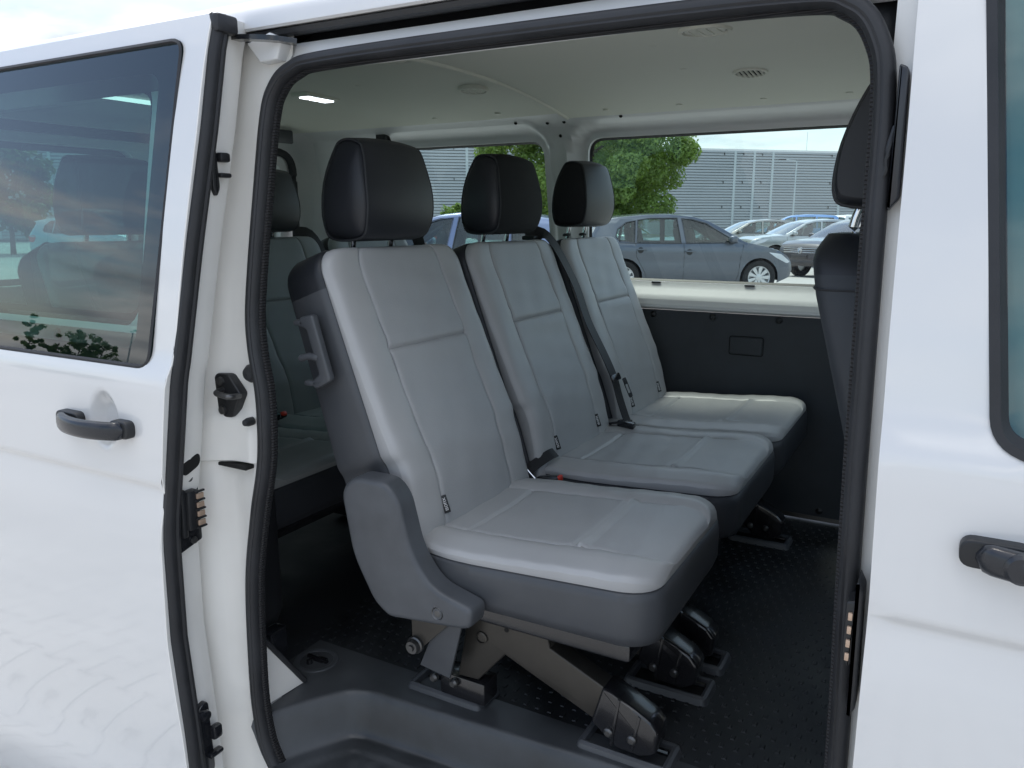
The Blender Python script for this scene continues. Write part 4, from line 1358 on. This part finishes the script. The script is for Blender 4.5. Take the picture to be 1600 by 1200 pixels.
# ------------------------------------------------------------------ parked cars
KINDS = {
 'hatch': dict(L=4.06, W=1.75, top=[(1.92, .32, 'n'), (1.95, .46, 'n'), (1.92, .60, 'n'), (1.83, .71, 'n'), (1.66, .80, 'h'), (1.40, .88, 'h'), (1.02, .955, 'h'), (.62, 1.195, 'w'), (.34, 1.345, 'w'), (.05, 1.425, 'r'), (-.35, 1.462, 'r'), (-.85, 1.455, 'r'), (-1.35, 1.41, 'r'), (-1.78, 1.345, 'r'), (-1.83, 1.325, 't'), (-1.72, 1.29, 't'), (-1.88, 1.02, 'g'), (-1.97, .90, 't'), (-2.02, .62, 't'), (-1.99, .32, 't')],
   axles=(1.30, -1.26), r=.315, zb=.92, sill=.21,
   wins=[[(.86, .955), (.30, 1.295), (.02, 1.375), (-.16, 1.392), (-.10, .945)], [(-.19, .945), (-.25, 1.398), (-.75, 1.392), (-.98, 1.362), (-1.02, .955)], [(-1.06, .957), (-1.03, 1.352), (-1.20, 1.315), (-1.36, 1.20), (-1.40, 1.06), (-1.33, .985)]],
   seams=[[(.98, .93), (.93, .70), (.90, .36), (.86, .24)], [(-.145, .945), (-.13, .6), (-.14, .24)], [(-1.04, .95), (-1.02, .70), (-.86, .42), (-.80, .24)], [(.86, .945), (-.5, .935), (-1.36, .95)]],
   crease=[(1.35, .72), (.9, .745), (-.3, .80), (-1.6, .835)], handles=[(-.02, .80), (-.93, .835)],
   head=[(1.90, .60), (1.70, .745), (1.45, .78), (1.60, .68), (1.84, .57)], tail=[(-2.0, .86), (-1.72, .90), (-1.66, .80), (-1.80, .66), (-2.02, .68)], mirror=(.74, .99)),
 'suv': dict(L=4.5, W=1.84, top=[(2.20, .34, 'n'), (2.25, .50, 'n'), (2.23, .72, 'n'), (2.14, .86, 'n'), (1.90, .95, 'h'), (1.50, 1.00, 'h'), (1.08, 1.03, 'h'), (.70, 1.24, 'w'), (.34, 1.42, 'w'), (.0, 1.50, 'r'), (-.5, 1.53, 'r'), (-1.1, 1.50, 'r'), (-1.65, 1.44, 'r'), (-1.95, 1.39, 'r'), (-1.98, 1.36, 't'), (-2.08, 1.10, 'g'), (-2.18, .98, 't'), (-2.24, .66, 't'), (-2.18, .36, 't')],
   axles=(1.38, -1.36), r=.345, zb=.98, sill=.25,
   wins=[[(.92, 1.02), (.32, 1.37), (.02, 1.435), (-.16, 1.452), (-.12, 1.01)], [(-.20, 1.01), (-.24, 1.455), (-.85, 1.448), (-1.06, 1.42), (-1.10, 1.02)], [(-1.14, 1.02), (-1.11, 1.41), (-1.55, 1.355), (-1.68, 1.25), (-1.55, 1.06)]],
   seams=[[(1.02, .99), (.98, .7), (.92, .28)], [(-.16, 1.0), (-.15, .28)], [(-1.12, 1.0), (-1.06, .7), (-.90, .28)]],
   crease=[(1.5, .80), (.9, .82), (-.3, .86), (-1.8, .90)], handles=[(-.03, .88), (-1.0, .91)],
   head=[(2.18, .72), (1.88, .90), (1.62, .92), (1.75, .82), (2.12, .70)], tail=[(-2.2, .96), (-1.85, 1.0), (-1.80, .88), (-2.0, .76), (-2.22, .78)], mirror=(.80, 1.06)),
 'van': dict(L=4.5, W=1.8, top=[(2.18, .36, 'n'), (2.22, .55, 'n'), (2.16, .78, 'n'), (2.0, .95, 'h'), (1.6, 1.08, 'h'), (1.30, 1.16, 'h'), (.85, 1.50, 'w'), (.55, 1.68, 'w'), (.25, 1.77, 'r'), (-.5, 1.82, 'r'), (-1.4, 1.80, 'r'), (-1.98, 1.75, 'r'), (-2.10, 1.66, 't'), (-2.18, 1.12, 'g'), (-2.22, .9, 't'), (-2.2, .36, 't')],
   axles=(1.40, -1.32), r=.33, zb=1.02, sill=.25,
   wins=[[(1.12, 1.12), (.58, 1.58), (.36, 1.66), (.10, 1.68), (.12, 1.10)], [(.02, 1.10), (.0, 1.685), (-.95, 1.69), (-.98, 1.11)], [(-1.06, 1.11), (-1.04, 1.69), (-1.85, 1.66), (-1.98, 1.15)]],
   seams=[[(1.2, 1.1), (1.15, .3)], [(.07, 1.08), (.07, .28)], [(-1.02, 1.1), (-1.02, .28)]],
   crease=[(1.5, .80), (.5, .82), (-1.8, .84)], handles=[(.25, .95), (-.85, .95)],
   head=[(2.14, .72), (1.9, .94), (1.66, .98), (1.75, .82), (2.1, .70)], tail=[(-2.19, 1.1), (-2.05, 1.1), (-2.05, .75), (-2.2, .75)], mirror=(.95, 1.16)),
}
M['tyre'] = mat('tyre_rubber', (.018, .018, .019), .8)
M['rim'] = mat('silver_rim', (.62, .64, .66), .28, metal=.7)
M['carin'] = mat('car_interior', (.03, .032, .036), .8)
M['lampg'] = mat('headlamp', (.62, .66, .70), .12, coat=1)
M['tailr'] = mat('tail_lamp', (.55, .02, .02), .15, coat=1)
M['trim'] = mat('car_trim', (.015, .016, .018), .4)
def weld(mb):
    bm = bmesh.new()
    vs = [bm.verts.new(p) for p in mb.v]
    for q in mb.f:
        try:
            bm.faces.new([vs[i] for i in q])
        except ValueError:
            pass
    bmesh.ops.remove_doubles(bm, verts=bm.verts, dist=.0012)
    return bm_out(bm)
def make_car(name, label, col, kind, loc, heading, group='cars parked in the yard behind the van', front=False, metal=.5, detail=True):
    K = KINDS[kind]
    L, Wm = K['L'], K['W'] / 2
    Em = empty(name, (loc[0], loc[1], gz(loc[0], loc[1])), label, 'car', group, R(heading))
    pm = mat(name + '_paint', col, .30, metal=metal, coat=1, coat_rough=.03)
    xk = L / 2 - .85
    zb = K['zb']
    def hw(x, z):
        w = Wm * (1 - .17 * max(0, (abs(x) - xk) / (L / 2 - xk)) ** 2.2)
        if z > zb:
            w -= (z - zb) * .40 + .015
        else:
            w -= .015 * sstep(zb - .10, zb, z)
        cz_ = float(np.interp(x, *zip(*sorted(K['crease']))))
        w += .010 * sstep(cz_ - .14, cz_ - .01, z) * sstep(cz_ + .05, cz_ + .01, z)
        w -= .05 * max(0, (.50 - z) / .3) ** 1.5 + .012 * math.exp(-((z - .62) / .08) ** 2)
        return max(w, .05)
    top = []
    for i in range(len(K['top']) - 1):
        a, b = K['top'][i], K['top'][i + 1]
        n = max(1, math.ceil(math.hypot(a[0] - b[0], a[1] - b[1]) / .088))
        for j in range(n):
            t = j / n
            top.append((a[0] + (b[0] - a[0]) * t, a[1] + (b[1] - a[1]) * t, b[2]))
    top.append(K['top'][-1])
    ra = K['r'] + .045
    bot = []
    x = K['top'][-1][0]
    for ax in reversed(K['axles']):
        bot += [(ax - ra - .005, K['sill'])] if ax - ra > x else []
        for q in range(13):
            a = math.pi * (1 - q / 12)
            zz_ = K['r'] + ra * math.sin(a)
            if zz_ >= K['sill']:
                bot.append((ax + ra * math.cos(a), max(K['sill'], zz_)))
        bot.append((ax + ra + .005, K['sill']))
    outline = [(p[0], p[1]) for p in top] + bot
    body = MB()
    for s in (-1, 1):
        body.add(skin(outline, K['wins'], lambda x, z: (x, s * hw(x, z), z), .09, hrim=lambda x, z: (x, s * (hw(x, z) - .02), z)))
    ws, rg = MB(), MB()
    Tt = [-1, -.97, -.88, -.7, -.4, 0, .4, .7, .88, .97, 1]
    secs = []
    for x, z, k in top:
        w = hw(x, z)
        row = []
        for t in Tt:
            c_ = 1 - abs(t) ** 2.2
            up = .035 if z > 1.0 else .03
            fx = .06 * c_ if x > L / 2 - .5 or 'w' == k else (-.05 * c_ if k in 'gt' and x < -1.5 else 0)
            row.append((x + fx, w * t, z + (up * c_ if k in 'hrwg' else 0)))
        secs.append((row, k))
    for i in range(len(secs) - 1):
        k = secs[i][1]
        for j in range(len(Tt) - 1):
            q = ([secs[i][0][j], secs[i][0][j + 1], secs[i + 1][0][j + 1], secs[i + 1][0][j]], [(0, 1, 2, 3)])
            if k in 'wg' and 1 <= j < len(Tt) - 2:
                (ws if k == 'w' else rg).add(q)
            else:
                body.add(q)
    ob('body', *weld(body), pm, Em, local=True, sharp=70)
    ob('windscreen', *weld(ws), 'carglass', Em, local=True)
    if rg.v:
        ob('rear_glass', *weld(rg), 'carglass', Em, local=True)
    for s in (-1, 1):
        for w in K['wins']:
            G = ob('window', *skin(w, [], lambda x, z: (x, s * (hw(x, z) - .014), z), .12), 'carglass', Em, local=True)
            o_ = [(x, s * (hw(x, z) + .003), z) for x, z in offset_poly(w, -.014)]
            i_ = [(x, s * (hw(x, z) - .004), z) for x, z in offset_poly(w, .010)]
            ob('window_frame', *ring_strip(o_, i_), 'trim', G, local=True)
        if detail:
            for sm in K['seams']:
                pts = [(x, s * (hw(x, z) - .0005), z) for x, z in resample(sm + sm[::-1], .1)[:None]]
                pts = pts[:len(pts) // 2 + 1]
                ob('door_gap', *tube(pts, .0045, 5), 'trim', Em, local=True)
            for hx_, hz_ in K['handles']:
                H = ob('door_handle', *box((hx_, s * (hw(hx_, hz_) + .02), hz_), (.19, .02, .03), .008), pm, Em, local=True)
                ob('handle_cup', *lathe([(0, 0), (.055, 0)], (hx_ - .02, s * (hw(hx_, hz_) + .002), hz_ - .015), 'y', 16), 'trim', H, local=True)
        mx1, mz1 = K['mirror']
        MR = ob('mirror', *box((mx1, s * (hw(mx1, mz1) + .13), mz1 + .03), (.13, .20, .125), .045, 4), pm, Em, local=True)
        ob('mirror_foot', *box((mx1 + .01, s * (hw(mx1, mz1) + .02), mz1 - .03), (.09, .14, .04), .012), 'trim', MR, local=True)
        for poly, mm, nm in ((K['head'], 'lampg', 'headlight'), (K['tail'], 'tailr', 'tail_light')):
            po = rounded(poly, .03, 3)
            ob(nm, *skin(po, [], lambda x, z: (x, s * (hw(x, z) + .006), z), .07, rim=lambda x, z: (x, s * (hw(x, z) - .02), z)), mm, Em, local=True)
        for ax in K['axles']:
            r, yo = K['r'], s * (Wm - .115)
            T_ = empty('wheel', (ax, yo, r)); T_.parent = Em
            ob('tyre', *lathe([(r * .66, .085 * s), (r * .80, .105 * s), (r * .95, .10 * s), (r, .075 * s), (r, -.075 * s), (r * .95, -.10 * s), (r * .6, -.10 * s)], (0, 0, 0), 'y', 36), 'tyre', T_, local=True)
            rb = MB().add(lathe([(r * .68, .075 * s), (r * .66, .095 * s), (r * .62, .09 * s), (r * .58, .05 * s), (r * .56, -.03 * s), (0, -.03 * s)], (0, 0, 0), 'y', 30))
            for q in range(9):
                a = 2 * math.pi * q / 9
                mt = Matrix.Rotation(-a, 3, 'Y')
                pv = [(.05, .075 * s, -.018), (r * .63, .082 * s, -.038), (r * .63, .082 * s, .038), (.05, .075 * s, .018), (.05, .03 * s, -.018), (r * .63, .04 * s, -.03), (r * .63, .04 * s, .03), (.05, .03 * s, .018)]
                rb.add(([mt @ Vector(p) for p in pv], [(0, 1, 2, 3), (0, 4, 5, 1), (3, 2, 6, 7), (1, 5, 6, 2)]))
            rb.add(lathe([(.07, .05 * s), (.06, .085 * s), (0, .09 * s)], (0, 0, 0), 'y', 16))
            ob('rim', *(rb.v, rb.f), 'rim', T_, local=True, sharp=30)
            ob('wheel_arch', *lathe([(ra, (Wm - .03) * s), (ra, (Wm - .32) * s), (.05, (Wm - .34) * s)], (ax, 0, r), 'y', 24, a0=-.15, a1=math.pi + .15), 'trim', Em, local=True)
    # cabin
    cb = MB().add(box((-.35, 0, zb * .5 + .12), (3.0, 1.42, zb - .36), .05))
    for sx_ in (.15, -.85):
        for sy_ in (-.36, .36):
            cb.add(box((sx_ - .05, sy_, zb + .06), (.14, .46, .50), .06, 3, Matrix.Rotation(R(-14), 3, 'Y')))
            cb.add(box((sx_ - .13, sy_, zb + .36), (.10, .26, .16), .04, 3))
    cb.add(box((.95, 0, zb - .06), (.5, 1.4, .12), .04))
    ob('cabin', cb.v, cb.f, 'carin', Em, local=True, kind='stuff')
    fx = K['top'][1][0]
    if kind != 'hatch' or front:
        zt = .74
        x_ = float(np.interp(zt, [q[1] for q in K['top'][:4]], [q[0] for q in K['top'][:4]])) + .055
        GR = ob('grille', *box((x_ - .03, 0, zt), (.08, 1.16, .16), .02), 'trim', Em, local=True)
        for dz in (-.05, 0, .05):
            ob('grille_bar', *box((x_ + .014, 0, zt + dz), (.014, 1.12, .014), .004), 'chrome', GR, local=True)
        ring = MB().add(lathe([(.085, 0), (.085, .02), (.070, .02), (.070, 0)], (x_ + .012, 0, zt), 'x', 28))
        for pts in (((-.036, .056), (-.008, .008), (.008, .008), (.036, .056)), ((-.056, .030), (-.026, -.056), (0, .0), (.026, -.056), (.056, .030))):
            ring.add(tube([(x_ + .026, a, zt + b) for a, b in pts], .008, 6))
        ring.add(lathe([(.07, .004), (0, .004)], (x_ + .012, 0, zt), 'x', 24))
        ob('emblem', ring.v, ring.f, 'chrome', GR, local=True)
        ob('bumper_intake', *box((x_ + .005, 0, .42), (.06, 1.30, .14), .03), 'trim', Em, local=True)
        ob('plate_holder', *box((x_ + .035, 0, .575), (.03, .52, .105), .006), 'trim', Em, local=True)
    return Em
make_car('hatchback', 'slate blue-grey hatchback seen side on through the big window', (.10, .118, .148), 'hatch', (-4.72, 15.15), 32)
make_car('dark_estate', 'black car with chrome bar grille facing the van, at the right pillar', (.018, .02, .028), 'suv', (-2.25, 23.5), 236, front=True)
make_car('silver_crossover', 'silver crossover parked between the hatchback and the black car', (.42, .46, .47), 'suv', (-4.5, 28.3), 214)
make_car('beige_estate', 'pale bronze grey estate car just above the hatchback bonnet', (.34, .34, .31), 'suv', (-7.3, 32.8), 212, detail=False)
make_car('blue_van', 'light blue small van standing before the warehouse wall', (.13, .30, .62), 'van', (-7.9, 46.4), 195, detail=False, metal=.1)
make_car('white_van', 'white small van beside the light blue van', (.75, .76, .76), 'van', (-4.9, 49.2), 60, detail=False, metal=0)
make_car('grey_estate', 'silver grey estate car with its roof showing above the hatchback tail', (.36, .38, .40), 'suv', (-8.3, 19.6), -9, detail=False)
make_car('blue_saloon', 'glossy blue car behind the middle headrest facing left', (.15, .19, .33), 'hatch', (-6.7, 10.25), 196)
make_car('white_hatchback', 'white hatchback glimpsed between the middle and far headrests', (.74, .75, .76), 'hatch', (-8.1, 15.6), 10, detail=False, metal=0)
make_car('red_hatchback', 'red car roof just right of the nearest headrest', (.5, .03, .02), 'hatch', (-13.3, 19.5), 20, detail=False, metal=0)
make_car('white_saloon', 'white car seen through the sliding door glass at the left edge', (.78, .79, .79), 'suv', (-18.0, 6.7), -62, front=True, metal=0)
make_car('pale_blue_car', 'pale blue car low behind the headrest in the sliding door glass', (.25, .42, .5), 'hatch', (-25.0, 16.5), 20, detail=False, metal=.2)

# ------------------------------------------------------------------ warehouse
M['clad'] = mat('ribbed_cladding', (.35, .38, .40), .45, metal=.2, var=(.25, .05))
M['batten'] = mat('cladding_batten', (.44, .50, .52), .5, metal=.2)
M['coping'] = mat('roof_coping', (.70, .72, .73), .5)
WP, WD = Vector((-17.92, 71.89, 0)), Vector((.741, .672, 0)).normalized()
WN = Vector((WD.y, -WD.x, 0))              # towards the yard
WB = empty('warehouse', WP + Vector((0, 0, .05)), 'long grey warehouse clad in horizontal ribbed metal sheets', 'building')
def wpt(u, o, z):
    return WP + WD * u + WN * o + Vector((0, 0, z))
v, f = [], []
z0, pitch = .1, .236
us_ = [-85, 60]
prof = []
z = z0
while z < 7.35:
    prof += [(0, z), (.0, z + .060), (.20, z + .062), (.17, z + pitch - .002)]
    z += pitch
prof.append((0, 7.42))
for uu in us_:
    v += [wpt(uu, o, z_) for o, z_ in prof]
k = len(prof)
f = [(j, j + 1, k + j + 1, k + j) for j in range(k - 1)]
ob('cladding', v, f, 'clad', WB, smooth=False)
def wbox(u0, u1, o0, o1, za, zb_):
    P_ = [wpt(u, o, z) for z in (za, zb_) for u, o in ((u0, o0), (u1, o0), (u1, o1), (u0, o1))]
    return P_, [(0, 1, 2, 3), (7, 6, 5, 4), (0, 4, 5, 1), (1, 5, 6, 2), (2, 6, 7, 3), (3, 7, 4, 0)]
ob('hall', *wbox(-85, 60, -.02, -60, 0, 7.4), 'clad', WB, smooth=False)
ob('coping', *wbox(-85.2, 60.2, -.3, .14, 7.40, 7.58), 'coping', WB, smooth=False)
rib_u = [-58.3, -54.5, -51.95, -49.45, -44.0, -36.0, -30.5, -23.74, -16.0, -8.0, .13, 1.98, 3.80, 10.74, 16.5, 22, 30]
for uu in rib_u:
    ob('batten', *wbox(uu - .11, uu + .11, .04, .20, .1, 7.405), 'batten', WB, smooth=False)
bks = []
for uu in rib_u:
    for zz_ in (2.6, 4.75, 7.15):
        P_ = wbox(uu - 1.09, uu - 1.05, .1, .26, zz_ - .10, zz_ + .10)
        ob('cable_bracket', *P_, 'trim', WB, smooth=False)
        ob('bracket_arm', *wbox(uu - 1.02, uu - .12, .06, .12, zz_ + .05, zz_ + .10), 'batten', WB, smooth=False)
mb = MB()
for uu in (-4.5, 7.2):
    mb = MB().add(wbox(uu, uu + .025, -.1, -.075, 7.5, 9.2))
    mb.build('lightning_rod', 'batten', WB, smooth=False)

def lamp_post(name, x, y, h, label, rz, double=False):
    E_ = empty(name, (x, y, gz(x, y)), label, 'lamp post', 'yard lamp posts', rz)
    ob('pole', *tube([(0, 0, 0), (0, 0, h * .5), (0, 0, h)], [.075, .06, .045], 10), 'batten', E_, local=True)
    for s in ((-1, 1) if double else (1,)):
        ob('arm', *tube([(0, 0, h - .03), (s * .9, 0, h + .08)], .03, 8), 'batten', E_, local=True)
        ob('lamp_head', *box((s * 1.15, 0, h + .09), (.6, .2, .08), .03), 'trim', E_, local=True)
    return E_
lamp_post('lamp_post', -11.6, 66.5, 6.1, 'slim grey lamp post standing before the warehouse wall', R(180 + 30))

# ------------------------------------------------------------------ trees
M['bark'] = mat('bark', (.10, .075, .055), .9, bump=('noise', 18, .6, .02))
def leafm(name, c):
    m = mat(name, c, .55, spec=.35, var=(1.6, .35, 6))
    t = m.node_tree
    b = t.nodes['Principled BSDF']
    tl = N(t, 'ShaderNodeBsdfTranslucent')
    tl.inputs[0].default_value = (c[0] * 1.9, c[1] * 1.8, c[2] * .9, 1)
    ms = N(t, 'ShaderNodeMixShader')
    ms.inputs[0].default_value = .34
    t.links.new(b.outputs[0], ms.inputs[1])
    t.links.new(tl.outputs[0], ms.inputs[2])
    t.links.new(ms.outputs[0], t.nodes['Material Output'].inputs[0])
    return m
M['leaf'] = leafm('leaves_fresh', (.15, .235, .062))
M['leafd'] = leafm('leaves_dark', (.07, .12, .035))
def make_tree(name, label, x, y, h, rad, base, n_leaf, leaf, seed, mt='leaf', cat='tree', group=None, squash=1.0, sparse=1.0):
    rg_ = np.random.default_rng(seed)
    E_ = empty(name, (x, y, gz(x, y)), label, cat, group)
    tr = MB()
    tr.add(tube(smooth_path([(0, 0, -.1), (.05, .03, h * .25), (-.06, .05, h * .5), (.03, -.04, h * .85)], 4), [max(.02, h * .022 * (1 - i / 13)) for i in range(13)], 8))
    tips = []
    nl = 13
    for i in range(nl):
        a = i * 2.4 + rg_.uniform(-.3, .3)
        z0_ = base + (h - base) * (i / nl) * .75
        rr = rad * (1 - .45 * (i / nl)) * rg_.uniform(.7, 1.0)
        p1 = Vector((0, 0, z0_))
        p2 = Vector((math.cos(a) * rr * .5, math.sin(a) * rr * .5, z0_ + rad * .22))
        p3 = Vector((math.cos(a) * rr, math.sin(a) * rr, z0_ + rad * .38))
        tr.add(tube(smooth_path([p1, p2, p3], 3), [h * .009 * (1 - .85 * q / 6) for q in range(7)], 6))
        tips += [p2, p3]
    ob('trunk', tr.v, tr.f, 'bark', E_, local=True)
    # clumps fill an uneven egg; leaves sit on clump shells
    nc = int(70 * sparse)
    cl = []
    cz = (base + h) / 2
    hz_ = (h - base) / 2 * 1.04
    while len(cl) < nc:
        d = rg_.normal(size=3); d /= np.linalg.norm(d)
        rr = rg_.uniform(.45, 1.0) ** .6
        zt = d[2] * rr
        wid = rad * (1 - .25 * max(0, zt)) * (1 + .18 * math.sin(3 * math.atan2(d[1], d[0]) + seed))
        cl.append((d[0] * rr * wid, d[1] * rr * wid, cz + zt * hz_, rg_.uniform(.12, .26) * rad))
    cl += [(p.x, p.y, p.z, rad * .2) for p in tips]
    cl = np.array(cl)
    idx = rg_.integers(0, len(cl), n_leaf)
    d = rg_.normal(size=(n_leaf, 3)); d /= np.linalg.norm(d, axis=1)[:, None]
    rr = rg_.uniform(.25, 1.12, n_leaf) ** .5
    c = cl[idx, :3] + d * (cl[idx, 3] * rr)[:, None] * np.array([1, 1, .75])
    nrm = d + rg_.normal(size=(n_leaf, 3)) * .55 + np.array([0, 0, .35])
    nrm /= np.linalg.norm(nrm, axis=1)[:, None]
    ax = np.cross(nrm, rg_.normal(size=(n_leaf, 3))); ax /= np.linalg.norm(ax, axis=1)[:, None]
    bx_ = np.cross(nrm, ax)
    s = leaf * rg_.uniform(.6, 1.35, n_leaf)[:, None]
    V = np.stack([c - ax * s, c + bx_ * s * .55, c + ax * s, c - bx_ * s * .55], 1).reshape(-1, 3)
    me = bpy.data.meshes.new('crown')
    me.vertices.add(len(V)); me.vertices.foreach_set('co', V.ravel())
    me.loops.add(n_leaf * 4); me.loops.foreach_set('vertex_index', np.arange(n_leaf * 4))
    me.polygons.add(n_leaf); me.polygons.foreach_set('loop_start', np.arange(0, n_leaf * 4, 4)); me.polygons.foreach_set('loop_total', np.full(n_leaf, 4))
    me.materials.append(M[mt])
    me.update(calc_edges=True)
    o = bpy.data.objects.new('crown', me)
    COL.objects.link(o)
    o.parent = E_
    o['kind'] = 'stuff'
    return E_
make_tree('broadleaf_tree', 'full green broadleaf tree behind the hatchback', -13.95, 32.1, 8.8, 4.2, .5, 110000, .085, 3)
make_tree('green_shrub', 'small bright green bush before the warehouse, right of nearest headrest', -26.5, 40.2, 2.6, .95, .3, 1500, .13, 5, cat='bush')
make_tree('young_tree', 'loose green tree at the left edge in the sliding door glass', -34.0, 18.6, 5.2, 2.4, .8, 5000, .16, 8, mt='leafd', sparse=.6)
make_tree('rear_tree', 'thin pale green tree seen through the rear door window', -24.5, 25.5, 4.6, 1.5, 1.2, 1800, .13, 11, sparse=.5)
# behind the photographer, mirrored in the sliding door window
for i, (x_, y_, h_, r_) in enumerate(((-31.0, -16.0, 3.5, .55), (-30.6, -16.8, 2.8, .6), (-30.2, -17.5, 3.2, .8), (-29.8, -18.2, 3.2, .8))):
    make_tree('hedge_tree', ('slim dark tree mirrored leftmost in the sliding door glass', 'low dark tree mirrored beside the slim one', 'wide dark tree mirrored in the middle of the door glass', 'dark tree mirrored nearest the lamp post', '')[i], x_, y_, h_, r_, .3, 3500, .06, 20 + i, mt='leafd', group='trees mirrored in the door window', sparse=.55)
lamp_post('lamp_post', -50.2, -33.8, 4.9, 'double-armed lamp post mirrored in the sliding door window', R(30), double=True)
